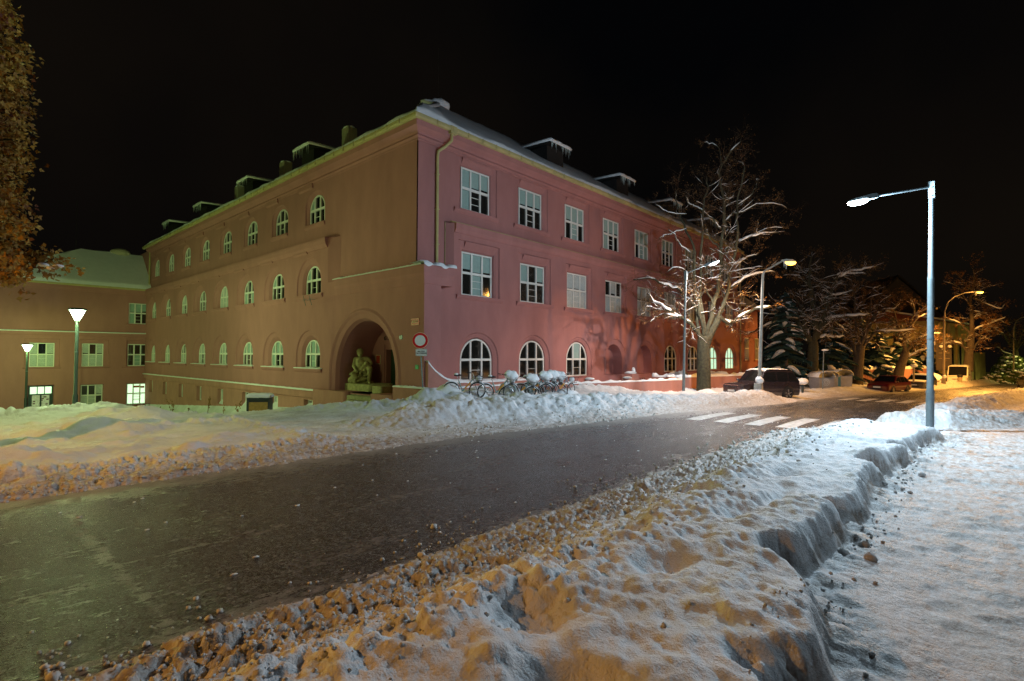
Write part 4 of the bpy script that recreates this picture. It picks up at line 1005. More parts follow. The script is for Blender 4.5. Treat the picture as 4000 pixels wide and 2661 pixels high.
# ------------------------------------------------------------------ statue in the porch
def seated_statue():
    base = Vector((.85, 5.95, .62)); r_ = Vector((.70, -.71, 0)); f_ = Vector((-.71, -.70, 0)); zz = Vector((0, 0, 1)); s = .00365
    def q(x, y, f=0): return base+r_*((x-500)*s)+zz*((1108-y)*s)+f_*f
    mb = MB()
    def cap(a, b, ra, rb=None):
        rb = ra if rb is None else rb; ra = ra*1.16 if ra > .04 else ra; rb = rb*1.16 if rb > .04 else rb; a = Vector(a); b = Vector(b); n = 5
        mb.tube([a+(b-a)*(k/n) for k in range(n+1)], [ra+(rb-ra)*k/n for k in range(n+1)], 12)
        mb.blob(a, ra, 1, 12, amp=0); mb.blob(b, rb, 1, 12, amp=0)
    # rock seat and drapery
    mb.blob(q(505, 1010, -.10), (.46, .46, .36), 3, 14, amp=.08)
    cap(q(345, 1070, .12), q(660, 1095, .15), .11, .08); cap(q(345, 1065, .05), q(430, 975, .1), .17, .16); cap(q(400, 1080, .3), q(560, 1040, .3), .10, .10)
    cap(q(380, 1060, .34), q(640, 960, .30), .05, .05); cap(q(360, 1085, .32), q(600, 1030, .36), .045, .04); cap(q(500, 1085, .2), q(660, 1100, .2), .08, .05)
    # hips, thighs, shins
    cap(q(440, 960, .0), q(540, 950, 0), .24, .24); cap(q(440, 950, .05), q(405, 975, .42), .17, .14); cap(q(540, 940, .05), q(640, 890, .38), .17, .13)
    cap(q(640, 890, .38), q(625, 1070, .36), .125, .075); cap(q(625, 1085, .34), q(650, 1098, .52), .06, .045); cap(q(405, 980, .40), q(430, 1090, .34), .13, .09)
    # torso, shoulders, neck, head
    cap(q(485, 920, 0), q(475, 780, .05), .22, .23); cap(q(415, 748, .03), q(565, 748, .03), .125, .125); cap(q(470, 800, .14), q(515, 800, .14), .14, .14)
    cap(q(478, 740, .05), q(476, 690, .10), .085, .08); mb.blob(q(474, 652, .13), (.17, .175, .215), 2, 16, amp=0); mb.blob(q(470, 632, .06), (.19, .20, .185), 2, 14, amp=.03)
    cap(q(482, 672, .285), q(481, 655, .28), .022, .016); cap(q(478, 690, .25), q(486, 690, .25), .05, .05)
    cap(q(432, 742, .12), q(480, 765, .24), .03, .03); cap(q(480, 765, .24), q(530, 745, .14), .03, .03)
    # right arm (left in view) down to the smaller child, hand with fingers
    cap(q(400, 748, .02), q(378, 850, .08), .105, .085); cap(q(378, 850, .08), q(430, 900, .38), .085, .06); cap(q(430, 900, .38), q(445, 920, .44), .06, .055)
    for k in range(4): cap(q(424+15*k, 925, .46), q(420+15*k, 948+4*(k % 2), .46), .018, .014)
    # left arm round the child
    cap(q(590, 745, .02), q(640, 815, .12), .10, .085); cap(q(640, 815, .12), q(600, 870, .36), .08, .06); cap(q(600, 870, .36), q(560, 905, .42), .05, .05)
    for k in range(4): cap(q(553+10*k, 905, .46), q(538+11*k, 922, .47), .017, .013)
    # child at the breast
    mb.blob(q(583, 805, .30), (.125, .13, .135), 5, 14, amp=.02); cap(q(560, 850, .28), q(520, 900, .32), .11, .12); cap(q(520, 900, .34), q(500, 960, .42), .07, .05); cap(q(545, 850, .36), q(490, 880, .38), .045, .035)
    # child lying across the knees
    mb.blob(q(395, 955, .50), (.10, .10, .10), 6, 12, amp=.02); cap(q(410, 980, .48), q(450, 1015, .48), .095, .09); cap(q(450, 1015, .48), q(520, 985, .46), .05, .035)
    cap(q(440, 1015, .46), q(425, 1060, .46), .05, .035); cap(q(360, 965, .42), q(335, 978, .36), .045, .03)
    o = mb.build('mother_and_child_statue', 'stone', origin=base)
    rm = o.modifiers.new('remesh', 'REMESH'); rm.mode = 'VOXEL'; rm.voxel_size = .016; rm.use_smooth_shade = True
    sm = o.modifiers.new('smooth', 'SMOOTH'); sm.factor = .5; sm.iterations = 2
    return o
tag(seated_statue(), 'weathered stone statue of a seated woman with two small children in the porch', 'statue')
def rounded_box(mb, x0, y0, x1, y1, z0, z1, r, n=5):
    pts = []
    for cx, cy, a0 in ((x1-r, y1-r, 0), (x0+r, y1-r, 90), (x0+r, y0+r, 180), (x1-r, y0+r, 270)):
        for k in range(n+1): t = R(a0+90*k/n); pts.append((cx+r*math.cos(t), cy+r*math.sin(t)))
    mb.prism(pts, lambda a, b, t: (a, b, t), z0, z1)
mb = MB(); mb.prism([(.35, 4.0), (.25, 6.7), (.6, 6.5), (1.5, 6.45), (1.72, 4.9), (1.2, 4.3)], lambda a, b, t: (a, b, t), .25, .60)
mb = MB(); rounded_box(mb, .22, 4.05, 1.70, 7.0, .252, .62, .35)
o = mb.build('statue_pedestal', 'stone', origin=(1, 5.6, .25)); autosmooth(o)
tag(o, 'mossy rounded stone plinth under the porch statue', 'pedestal')
mb = MB(); rounded_box(mb, -.20, 2.55, .55, 3.40, .22, .62, .12); o = mb.build('stone_bollard', 'stone', origin=(.2, 3, .22)); autosmooth(o)
tag(o, 'low mossy stone block in front of the porch door', 'stone block')

# ------------------------------------------------------------------ traffic sign at the corner
sp = P(976, 925, 23.2); sx_, sy_ = sp.x, sp.y
t = thing('traffic_sign', 'round red-bordered white no-vehicles sign above a white plate on a leaning grey post', 'road sign', (sx_, sy_, -.2))
topp = P(966, 768, 23.15)
mb = MB(); mb.tube([(sx_, sy_, -.2), tuple(topp)], .032, 10); mb.build('post', 'galv', t)
n_ = -fw.copy(); n_.z = 0; n_.normalize(); nr = Vector((-n_.y, n_.x, 0))  # sign faces the viewer's side of the street
cen = P(967.5, 784, 23.10)
def disc(r0, r1, off, m, nm, sq=False):
    mb = MB(); n = 40; vs = []
    for rr_, oo in ((r1, off), (r0, off), (r0, off-.012), (r1, off-.012)):
        for k in range(n):
            a = 2*math.pi*k/n; vs.append(cen+n_*oo+nr*(rr_*math.cos(a))+Vector((0, 0, rr_*math.sin(a))))
    mb.add(vs, [(j*n+k, j*n+(k+1) % n, ((j+1) % 4)*n+(k+1) % n, ((j+1) % 4)*n+k) for j in range(4) for k in range(n)])
    if r0 < .01: pass
    return mb.build(nm, m, t)
disc(.001, .355, .040, 'cream', 'rim'); disc(.235, .335, .052, 'signred', 'red_ring'); disc(.001, .235, .050, 'white', 'face')
pc = P(970, 811.5, 23.10)
def plate(c, w_, h_, off, m, nm):
    mb = MB(); vs = []
    r_c = .04; pts = []
    for cx, cy, a0 in ((w_-r_c, h_-r_c, 0), (-w_+r_c, h_-r_c, 90), (-w_+r_c, -h_+r_c, 180), (w_-r_c, -h_+r_c, 270)):
        for k in range(5): a = R(a0+22.5*k); pts.append((cx+r_c*math.cos(a), cy+r_c*math.sin(a)))
    mb.prism(pts, lambda a, b, tt: c+nr*(-a)+Vector((0, 0, b))+n_*tt, off-.01, off)
    return mb.build(nm, m, t)
plate(pc, .25, .155, .040, 'white', 'supplementary_plate'); plate(pc, .238, .143, .043, 'black', 'border'); plate(pc, .228, .133, .046, 'white', 'plate_face')
rz = math.atan2(n_.x, -n_.y)
text('lettering', 'MIMO VOZIDEL\nTS MP A ZÁSOBOVÁNÍ', .085, tuple(pc+n_*.05), (R(90), 0, rz), 'black', t, .001, .55)

# ------------------------------------------------------------------ litter bin
t = thing('litter_bin', 'slatted wooden litter bin with dark steel sides under a thick snow cap', 'litter bin', (-3.77, 8.0, -.95))
B0 = Vector((-3.77, 8.0, 0)); a_ = R(-42)
def TB(x, y, z): return (B0.x+x*math.cos(a_)-y*math.sin(a_), B0.y+x*math.sin(a_)+y*math.cos(a_), z)
mb = MB(); mb.box((-.56, -.30, -1.0), (-.46, .30, -.10), T=TB); mb.box((.47, -.30, -1.0), (.52, .30, -.10), T=TB); mb.box((-.56, -.28, -.14), (.52, .28, -.02), T=TB); mb.box((-.45, -.22, -1.0), (.45, .28, -.10), T=TB); mb.build('casing', 'bin', t)
mb = MB()
for k in range(14): mb.box((-.44+.0652*k, -.31, -.95), (-.44+.0652*k+.055, -.235, -.24), T=TB)
mb.build('slats', 'slat', t)
mb = MB(); n = 12; vs = []
prof_ = [(-.31, -.03), (-.35, .03), (-.33, .13), (-.22, .19), (.22, .19), (.33, .12), (.33, .0), (0, -.015)]
rr = random.Random(2)
for k in range(n+1):
    x = -.60+1.18*k/n; e = .7 if k in (0, n) else 1
    vs += [TB(x, y*(.9 if e < 1 else 1+.04*rr.random()), z*e+.02*rr.random()) for y, z in prof_]
m_ = len(prof_)
mb.add(vs, [(m_*k+j, m_*k+m_+j, m_*k+m_+(j+1) % m_, m_*k+(j+1) % m_) for k in range(n) for j in range(m_)]+[tuple(range(m_))[::-1], tuple(range(n*m_, n*m_+m_))])
mb.build('snow', 'snow', t, smooth=True)

# ------------------------------------------------------------------ bicycles
def bicycle(loc, heading, basket='empty', snow=1, lean=.0, paint='teal', handle_turn=.25, rear=True, label='', frame2='bikeorange', bury=0):
    t = thing('bicycle', label, 'bicycle', loc, 'parked bicycles in the snow')
    h = Vector((math.cos(heading), math.sin(heading), 0)); l = Vector((-h.y, h.x, 0)); O = Vector(loc)
    def q(x, z, y=0): return O+h*x+l*(y+lean*z)+Vector((0, 0, z))
    def wheel(cx, ang, nm):
        hd = h*math.cos(ang)+l*math.sin(ang)
        tr_ = MB(); n = 32; m_ = 8; R_ = .33
        for (rr_, tt, nn, mm, mk) in ((R_, .022, nm, 'rubber', 0), (R_-.03, .013, 'rim', 'chrome', 1)):
            k_ = MB(); vs = []
            for i in range(n):
                a = 2*math.pi*i/n; c = q(cx, .34)+hd*(rr_*math.cos(a))+Vector((0, 0, rr_*math.sin(a))); d = (hd*math.cos(a)+Vector((0, 0, math.sin(a)))); ax = Vector((-hd.y, hd.x, 0))
                for j in range(m_):
                    b = 2*math.pi*j/m_; vs.append(c+d*(tt*math.cos(b))+ax*(tt*math.sin(b)))
            k_.add(vs, [(i*m_+j, ((i+1) % n)*m_+j, ((i+1) % n)*m_+(j+1) % m_, i*m_+(j+1) % m_) for i in range(n) for j in range(m_)])
            if mk == 0: wo_ = k_.build('wheel', mm, t)
            else: k_.build('rim', mm, wo_)
        k_ = MB()
        for i in range(14):
            a = 2*math.pi*i/14; k_.tube([q(cx, .34), q(cx, .34)+hd*(.3*math.cos(a))+Vector((0, 0, .3*math.sin(a)))], .0022, 4, False)
        k_.build('spokes', 'chrome', wo_)
        if snow:
            k_ = MB(); vs = []
            for i in range(9):
                a = R(35+13*i); c = q(cx, .34)+hd*((R_+.035)*math.cos(a))+Vector((0, 0, (R_+.035)*math.sin(a))); vs.append(c)
            k_.tube(vs, [.008, .018, .02, .022, .022, .02, .022, .02, .008], 7); k_.build('mudguard_snow', 'snow', wo_, smooth=True)
    wheel(.54, handle_turn, 'front')
    if rear: wheel(-.52, 0, 'rear')
    f = MB(); f.tube([q(.40, .86), q(.32, .74), q(-.06, .32)], .030, 10); f.tube([q(-.06, .30), q(-.22, .74)], .022, 8); f.tube([q(-.52, .34, .05), q(-.06, .30)], .014, 6); f.tube([q(-.52, .34, .05), q(-.20, .66)], .012, 6)
    f.tube([q(.40, .92), q(.37, .78)], .026, 8); fo = f.build('frame', paint, t)
    f = MB(); f.tube([q(.25, .66), q(.02, .41)], .0325, 10); f.build('panel', frame2, fo)
    f = MB(); f.tube([q(.38, .80), q(.44, .62), q(.54, .34, .06)], [.02, .016, .012], 7); f.tube([q(.38, .80), q(.44, .62), q(.54, .34, -.06)], [.02, .016, .012], 7); f.build('fork', 'galv', t)
    s_ = MB(); s_.tube([q(-.22, .72), q(-.28, .93)], .014, 8); s_.build('seat_post', 'chrome', t)
    s_ = MB(); s_.blob(q(-.33, .96), (.10, .10, .04), 1, 12, amp=0); s_.tube([q(-.34, .965), q(-.20, .965), q(-.08, .955)], [.06, .045, .018], 10)
    sd = s_.build('saddle', 'black', t, smooth=True)
    if snow: s_ = MB(); s_.blob(q(-.32, 1.0), (.09, .09, .05), 2, 10, amp=.08); s_.build('snow', 'snow', sd, smooth=True)
    hb = MB(); tl = l*math.cos(handle_turn)-h*math.sin(handle_turn)
    c = q(.36, 1.02); hb.tube([q(.40, .90), c], .015, 8)
    hb.tube([c-tl*.29-h*.20+Vector((0, 0, .05)), c-tl*.25-h*.06+Vector((0, 0, .05)), c-tl*.12, c+tl*.12, c+tl*.25-h*.06+Vector((0, 0, .05)), c+tl*.29-h*.20+Vector((0, 0, .05))], .012, 8)
    ho = hb.build('handlebar', 'chrome', t)
    for sg in (-1, 1):
        g_ = MB(); e = c+tl*.29*sg-h*.20+Vector((0, 0, .05)); g_.tube([e+h*.06, e-h*.08+Vector((0, 0, .01))], .019, 8); g_.tube([e+h*.10+Vector((0, 0, -.03)), e-h*.03+Vector((0, 0, -.06))], .007, 5); g_.build('grip', 'black', ho)
    bk = MB(); bc = q(.60, .80)
    def bq(u, v, z): return bc+h*u+tl*v+Vector((0, 0, z))
    for k in range(4):
        z = -.12+.08*k; e = .10+.02*k; w_ = .13+.012*k
        bk.tube([bq(-e, -w_, z), bq(e, -w_, z), bq(e, w_, z), bq(-e, w_, z), bq(-e, -w_, z)], .008, 5)
    for u, v in ((-1, -1), (1, -1), (1, 1), (-1, 1), (0, -1), (0, 1)): bk.tube([bq(u*.10, v*.13, -.12), bq(u*.16, v*.17, .13)], .006, 5)
    bk.add([bq(-.10, -.13, -.12), bq(.10, -.13, -.12), bq(.10, .13, -.12), bq(-.10, .13, -.12)], [(0, 1, 2, 3)])
    bo = bk.build('basket', 'black', t)
    s_ = MB(); s_.blob(bq(0, 0, .02), (.13, .13, .12), 3, 12, amp=.05); s_.build('basket_snow', 'snow', bo, smooth=True)
    if basket == 'heaped':
        rr = random.Random(int(loc[0]*100)); s_ = MB()
        s_.blob(bq(.0, .0, .20), (.22, .24, .20), 5, 16, amp=.12); s_.blob(bq(-.14, -.02, .26), (.20, .22, .17), 6, 16, amp=.12); s_.blob(bq(.06, .04, .32), (.15, .16, .10), 8, 14, amp=.1)
        s_.build('heaped_snow', 'snow', bo, smooth=True)
    return t
def bike_at(px, py_, dep, head, **kw):
    p = P(px, py_, dep); z = Hz(p.x, p.y); return bicycle((p.x, p.y, z-kw.pop('sink', .16)), R(head), **kw)
hd_ = -46
bike_at(1068, 925, 21.6, hd_, basket='empty', label='pale green bicycle with an almost empty basket, its saddle nearest to the road sign', handle_turn=.15)
bike_at(1146, 925, 21.9, hd_+3, basket='heaped', label='second bicycle from the road sign, basket heaped with snow and saddle standing free', handle_turn=.25)
bike_at(1195, 922, 22.3, hd_+2, basket='heaped', label='third bicycle from the road sign, a rounded heap of snow over its handlebar', handle_turn=.2)
bike_at(1226, 921, 22.6, hd_, basket='heaped', label='snow-loaded bicycle with the tallest snow heap, in the middle of the tight row', handle_turn=.3)
bike_at(1243, 920, 23.0, hd_+4, basket='heaped', label='snow-loaded bicycle squeezed behind the tallest heap in the row', handle_turn=.2)
bike_at(1260, 919, 23.4, hd_-2, basket='heaped', label='last snow-loaded bicycle of the tight row, right of the tallest heap', handle_turn=.2)
bike_at(1288, 918, 23.0, hd_+12, basket='empty', label='dark bare-framed bicycle leaning at the right end of the row', handle_turn=.7, paint='galv', lean=.12)
# drifts of snow lying over the rear wheels
for k, (px, py_, dep, r1, r2) in enumerate(((1033, 912, 21.8, .62, .42), (1100, 916, 22.6, .75, .36), (1172, 905, 23.4, .55, .50), (1210, 908, 23.6, .5, .45), (1303, 912, 23.4, .5, .3))):
    mb = MB(); p = P(px, py_, dep); mb.blob((0, 0, 0), (r1, r1, r2), 20+k, 18, amp=.13)
    z = Hz(p.x, p.y)
    o = mb.build('snow_mound', 'snow', smooth=True); o.location = (p.x, p.y, z+.06)
    tag(o, ['smooth snow mound left of the first bicycle saddle', 'snow mound between the first two bicycles', 'tall snow mound behind the second bicycle', 'snow mound behind the tallest heaped basket', 'low snow mound at the right end of the bicycle row'][k], 'snow mound', 'snow mounds around the bicycles')

# ------------------------------------------------------------------ garden wall with round posts
def wall_run(name, label, pts, th_, zt, zb=-2.2, m='plinth', snow_h=.10, seed=1):
    t = thing(name, label, 'garden wall', (pts[0][0], pts[0][1], .0))
    mb = MB(); sn = MB(); rr = random.Random(seed); vs = []
    L = [Vector((a, b, 0)) for a, b in pts]
    nor = []
    for i in range(len(L)):
        d = (L[min(i+1, len(L)-1)]-L[max(0, i-1)]).normalized(); nor.append(Vector((d.y, -d.x, 0)))
    zf = zt if callable(zt) else (lambda x: zt)
    for i in range(len(L)-1):
        a, b = L[i], L[i+1]; na, nb = nor[i]*th_/2, nor[i+1]*th_/2
        z1, z2 = zf(a.x), zf(b.x)
        mb.add([(*(a+na)[:2], zb), (*(b+nb)[:2], zb), (*(b-nb)[:2], zb), (*(a-na)[:2], zb), (*(a+na)[:2], z1), (*(b+nb)[:2], z2), (*(b-nb)[:2], z2), (*(a-na)[:2], z1)],
               [(0, 1, 5, 4), (4, 5, 6, 7), (2, 3, 7, 6)]+([(3, 0, 4, 7)] if i == 0 else [])+([(1, 2, 6, 5)] if i == len(L)-2 else []))
    mb.build('wall', m, t)
    rows = []
    for i in range(len(L)-1):
        n = max(2, int((L[i+1]-L[i]).length/.22))
        for k in range(n+(i == len(L)-2)):
            f = k/n; c = L[i].lerp(L[i+1], f); nn = nor[i].lerp(nor[i+1], f).normalized(); z = zf(c.x)
            h_ = snow_h*(.5+rr.random()); e = th_/2+.015
            rows.append([(*(c+nn*e)[:2], z-.01), (*(c+nn*e*.95)[:2], z+h_*.7), (*(c+nn*e*.2)[:2], z+h_*1.1), (*(c-nn*e)[:2], z+h_*.6), (*(c-nn*e)[:2], z-.01)])
    for r_ in rows: vs += r_
    sn.add(vs, [(5*k+j, 5*k+5+j, 5*k+6+j, 5*k+1+j) for k in range(len(rows)-1) for j in range(4)]+[(0, 1, 2, 3, 4), tuple(5*(len(rows)-1)+j for j in (4, 3, 2, 1, 0))])
    sn.build('snow', 'snow', t, smooth=True)
    return t
gw = wall_run('garden_wall', 'low pink garden wall topped with thin snow, from the bicycles to the big tree', [(6.3, -1.6), (6.6, -3.0), (8.9, -3.75), (10.9, -4.3), (16.2, -5.55)], .32, .70)
mb = MB()
for x in (6.55, 11.0, 16.25):
    pass
wall_run('garden_wall', 'pink garden wall running behind the big tree and the black car', [(17.0, -3.2), (17.2, -5.0), (21, -5.9), (26, -7.3), (33, -7.9), (40, -8.3)], .32, .80, seed=2, snow_h=.16)
wall_run('garden_wall', 'orange-lit stretch of garden wall behind the red and grey cars', [(40.3, -8.35), (48, -9.0), (54, -9.6), (62, -11.6), (72, -13.6)], .34, lambda x: .78-.004*(x-40), seed=3, snow_h=.30, zb=-3)
for k, (x, y) in enumerate(((9.15, -3.45), (11.95, -4.2), (15.6, -5.1))):
    mb = MB(); mb.lathe([(.26, .5), (.26, .80), (.29, .82), (.29, .88), (.0, .89)], (x, y, 0), 20)
    o = mb.build('planter', 'plinth', origin=(x, y, .5)); autosmooth(o)
    tag(o, ['round pink planter on the garden wall nearest the bicycles', 'round pink planter on the middle of the garden wall', 'round pink planter on the garden wall beside the big tree'][k], 'planter', 'round planters on the garden wall')
    mb = MB(); mb.blob((x, y, .90), (.27, .27, .09), k, 14, amp=.08); mb.build('snow', 'snow', o, smooth=True)
t = thing('gate_pillar', 'square pink gate pillar with a lump of snow, before the blind arch', 'pillar', (17.0, -1.6, -.4))
mb = MB(); mb.box((16.6, -1.9, -.6), (17.5, -1.1, .95)); mb.build('shaft', 'plinth', t)
mb = MB(); mb.blob((17.05, -1.5, 1.0), (.45, .42, .12), 3, 14, amp=.1); mb.blob((17.3, -1.6, 1.16), (.13, .13, .22), 4, 10, amp=.1); mb.build('snow', 'snow', t, smooth=True)
t = thing('iron_gate', 'small dark iron gate with curved rails beside the pillar', 'gate', (18.2, -1.8, -.3))
mb = MB()
for k in range(5): mb.tube([(17.6+.32*k, -1.6, -.3), (17.6+.32*k, -1.6, .62)], .014, 5)
mb.tube([(17.6, -1.6, .62), (18.9, -1.6, .62)], .016, 5); mb.tube([(17.6+.1*k, -1.6, .35+.12*math.sin(k*.8)) for k in range(14)], .012, 5); mb.build('rails', 'bin', t)
for k, (x, y, r1, r2, lb) in enumerate(((21.5, -2.6, 1.3, .8, 'grey snow heap in the garden left of the lamp post'), (26, -3.6, 1.5, .75, 'yellow-lit snow heap behind the garden wall right of the lamp post'), (33.5, -5.2, 1.7, 1.25, 'big rounded snow-covered shrub before the lit arched window'))):
    mb = MB(); mb.blob((0, 0, 0), (r1, r1*.7, r2), 40+k, 22, amp=.14); mb.blob((r1*.5, -.3, .2), (r1*.5, r1*.5, r2*.8), 50+k, 18, amp=.18)
    o = mb.build('snow_heap', 'snow', smooth=True); o.location = (x, y, .15); tag(o, lb, 'snow heap')

# ------------------------------------------------------------------ street lamps
def led_lamp(base, top, head, col, label, rad=(.10, .085, .07, .06), wire=True):
    t = thing('street_lamp', label, 'street lamp', base, 'modern led street lamps')
    b = Vector(base); tp = Vector(top); h = Vector(head)
    def at_(z): return b.lerp(tp, (z-b.z)/(tp.z-b.z))
    H_ = tp.z-b.z; mb = MB()
    zz = [0, .17*H_, .175*H_, .185*H_, .62*H_, .625*H_, .635*H_, H_]; rr_ = [rad[0], rad[0], rad[0]*1.08, rad[1], rad[1]*.93, rad[1]*.98, rad[2], rad[3]]
    mb.tube([at_(b.z+z) for z in zz], rr_, 16); mb.tube([at_(b.z+.385*H_), at_(b.z+.39*H_)], rad[1]*1.05, 16); autosmooth(mb.build('pole', 'galv', t))
    mb = MB(); mb.box((-.075, -.075, -.42), (.075, .075, .06)); 
    for v in range(len(mb.v)): mb.v[v] = tuple(Vector(mb.v[v])+tp)
    for z in (-.36, -.12): mb.tube([tp+Vector((-.12, 0, z)), tp+Vector((.12, 0, z))], .012, 6)
    mb.build('bracket', 'galv', t)
    d = (h-tp); hd = Vector((d.x, d.y, 0)).normalized(); sd = Vector((-hd.y, hd.x, 0)); start = tp+Vector((0, 0, -.08)); end = h-hd*.62+Vector((0, 0, .12))
    mb = MB(); mb.tube([start, end], .032, 10); mb.build('arm', 'galv', t)
    mb = MB(); dn = Vector((0, 0, 1)); sl = (end-start).normalized(); u_ = sl.cross(sd); u_ = u_ if u_.z > 0 else -u_
    o_ = end; 
    def q(a, b_, c): return o_+sl*a+sd*b_+u_*c
    vs = []
    secs = [(-.06, .06, .05, -.05), (.0, .10, .075, -.065), (.28, .12, .07, -.06), (.34, .15, .045, -.05), (.60, .17, .03, -.055), (.74, .13, .01, -.05), (.80, .05, -.02, -.045)]
    for a, w_, tz, bz in secs: vs += [q(a, -w_, bz), q(a, w_, bz), q(a, w_*.8, tz), q(a, -w_*.8, tz)]
    mb.add(vs, [(4*k+j, 4*k+4+j, 4*k+4+(j+1) % 4, 4*k+(j+1) % 4) for k in range(len(secs)-1) for j in range(4)]+[(0, 1, 2, 3), tuple(4*(len(secs)-1)+j for j in (3, 2, 1, 0))])
    hdo = mb.build('lamp_head', 'galv', t)
    if col:
        mb = MB(); c = q(.53, 0, -.062); n = 24
        prof_ = [(1, 0), (.92, -.03), (.6, -.05), (0.01, -.06)]; vs = []
        for r_, z in prof_:
            for k in range(n):
                a = 2*math.pi*k/n; vs.append(c+sl*(.30*r_*math.cos(a))+sd*(.19*r_*math.sin(a))+u_*z*1.9)
        mb.add(vs, [(i*n+k, i*n+(k+1) % n, (i+1)*n+(k+1) % n, (i+1)*n+k) for i in range(3) for k in range(n)]); mb.build('diffuser', col, hdo, smooth=True)
    return t
pb = P(2140, 985, 15.2)
led_lamp((pb.x, pb.y, -.1), tuple(P(2144, 424, 15.2)), tuple(P(1966, 461, 15.15)), 'litwhite', 'tall galvanised lamp with a blazing white head beside the crossing, nearest to the viewer')
pm = P(1573, 912, 30.1)
led_lamp((pm.x, pm.y, -.3), tuple(P(1578.5, 627, 30.1)), tuple(P(1648, 616, 30.1)), 'litneutral', 'slim galvanised lamp with a white head standing left of the big snowy tree', rad=(.085, .075, .062, .055))
led_lamp((-1.0, -23.4, -.1), (-1.0, -23.4, 7.4), (-4.0, -20.62, 7.02), None, 'grey lamp head reaching in at the top right corner over the pavement')
def mast(base, top, arm, head, label, stone=True, lit=True, rad=(.105, .065), bend=False, hd_m='litsodium', mm='concrete', box=True):
    t = thing('street_light_mast', label, 'street lamp', base, 'older street lights along the road')
    b = Vector(base); tp = Vector(top); h = Vector(head)
    mb = MB(); mb.tube([b, b.lerp(tp, .5), tp]+[Vector(a) for a in arm], [rad[0], (rad[0]+rad[1])/2, rad[1]]+[.045]*len(arm), 12)
    autosmooth(mb.build('pole', mm, t), 50)
    if box:
        mb = MB(); e = .23; g_ = .17
        mb.add([(b.x-e, b.y-e, b.z), (b.x+e, b.y-e, b.z), (b.x+e, b.y+e, b.z), (b.x-e, b.y+e, b.z), (b.x-g_, b.y-g_, b.z+1.25), (b.x+g_, b.y-g_, b.z+1.25), (b.x+g_, b.y+g_, b.z+1.25), (b.x-g_, b.y+g_, b.z+1.25)],
               [(0, 1, 5, 4), (1, 2, 6, 5), (2, 3, 7, 6), (3, 0, 4, 7), (4, 5, 6, 7), (3, 2, 1, 0)])
        bo = mb.build('base_box', mm, t)
        mb = MB(); mb.blob((b.x-.06, b.y-.06, b.z+1.40), (.21, .21, .20), 7, 14, amp=.1); mb.build('snow', 'snow', bo, smooth=True)
    last = Vector(arm[-1]); d = (h-last); d.z = 0; d.normalize(); s_ = Vector((-d.y, d.x, 0))
    mb = MB(); vs = []
    secs = [(-.1, .05, .04, -.03), (.15, .12, .09, -.04), (.55, .16, .10, -.05), (.85, .12, .04, -.04), (.92, .04, .0, -.03)]
    for a, w_, tz, bz in secs: vs += [last+d*a-s_*w_+Vector((0, 0, bz)), last+d*a+s_*w_+Vector((0, 0, bz)), last+d*a+s_*w_*.7+Vector((0, 0, tz)), last+d*a-s_*w_*.7+Vector((0, 0, tz))]
    mb.add(vs, [(4*k+j, 4*k+4+j, 4*k+4+(j+1) % 4, 4*k+(j+1) % 4) for k in range(len(secs)-1) for j in range(4)]+[(0, 1, 2, 3), (19, 18, 17, 16)])
    ho = mb.build('lamp_head', 'concrete', t)
    if lit:
        mb = MB(); c = last+d*.55+Vector((0, 0, -.05)); n = 20; vs = []
        for r_, z in ((1, 0), (.9, -.05), (.55, -.09), (.01, -.11)):
            for k in range(n): a = 2*math.pi*k/n; vs.append(c+d*(.36*r_*math.cos(a))+s_*(.20*r_*math.sin(a))+Vector((0, 0, z*1.6)))
        mb.add(vs, [(i*n+k, i*n+(k+1) % n, (i+1)*n+(k+1) % n, (i+1)*n+k) for i in range(3) for k in range(n)]); mb.build('diffuser', hd_m, ho, smooth=True)
        mb = MB()
        for k, (a, l_) in enumerate(((.05, .35), (.12, .22), (.2, .42), (.26, .3))): mb.tube([last+d*a+Vector((0, 0, -.04)), last+d*a+Vector((0, 0, -.04-l_))], [.016, .003], 5)
        mb.build('icicle', 'ice', ho)
    return t
b = P(1746, 905, 28); mast((b.x, b.y, -.5), tuple(P(1756, 632, 28)), [tuple(P(1760, 624, 28)), tuple(P(1803, 600, 28.6))], tuple(P(1833, 592, 29)), 'grey concrete mast with an orange lamp in front of the black car')
b = P(2172, 896, 55); mast((b.x, b.y, b.z-.1), tuple(P(2173, 740, 55)), [tuple(P(2175, 715, 55)), tuple(P(2182, 695, 55)), tuple(P(2198, 682, 55.2)), tuple(P(2220, 674, 55.6)), tuple(P(2243, 671, 56))], tuple(P(2262, 670, 56)), 'curved mast with an orange lamp behind the dark grey car', rad=(.13, .08), mm='rust')
b = P(2333, 884, 82); mast((b.x, b.y, b.z-.2), tuple(P(2333, 760, 82)), [tuple(P(2335, 748, 82)), tuple(P(2341, 737, 82)), tuple(P(2352, 731, 82)), tuple(P(2368, 729, 82))], tuple(P(2385, 729, 82)), 'slender curved mast at the right edge beyond the snowy bush', lit=False, rad=(.11, .07), mm='rust', box=False)
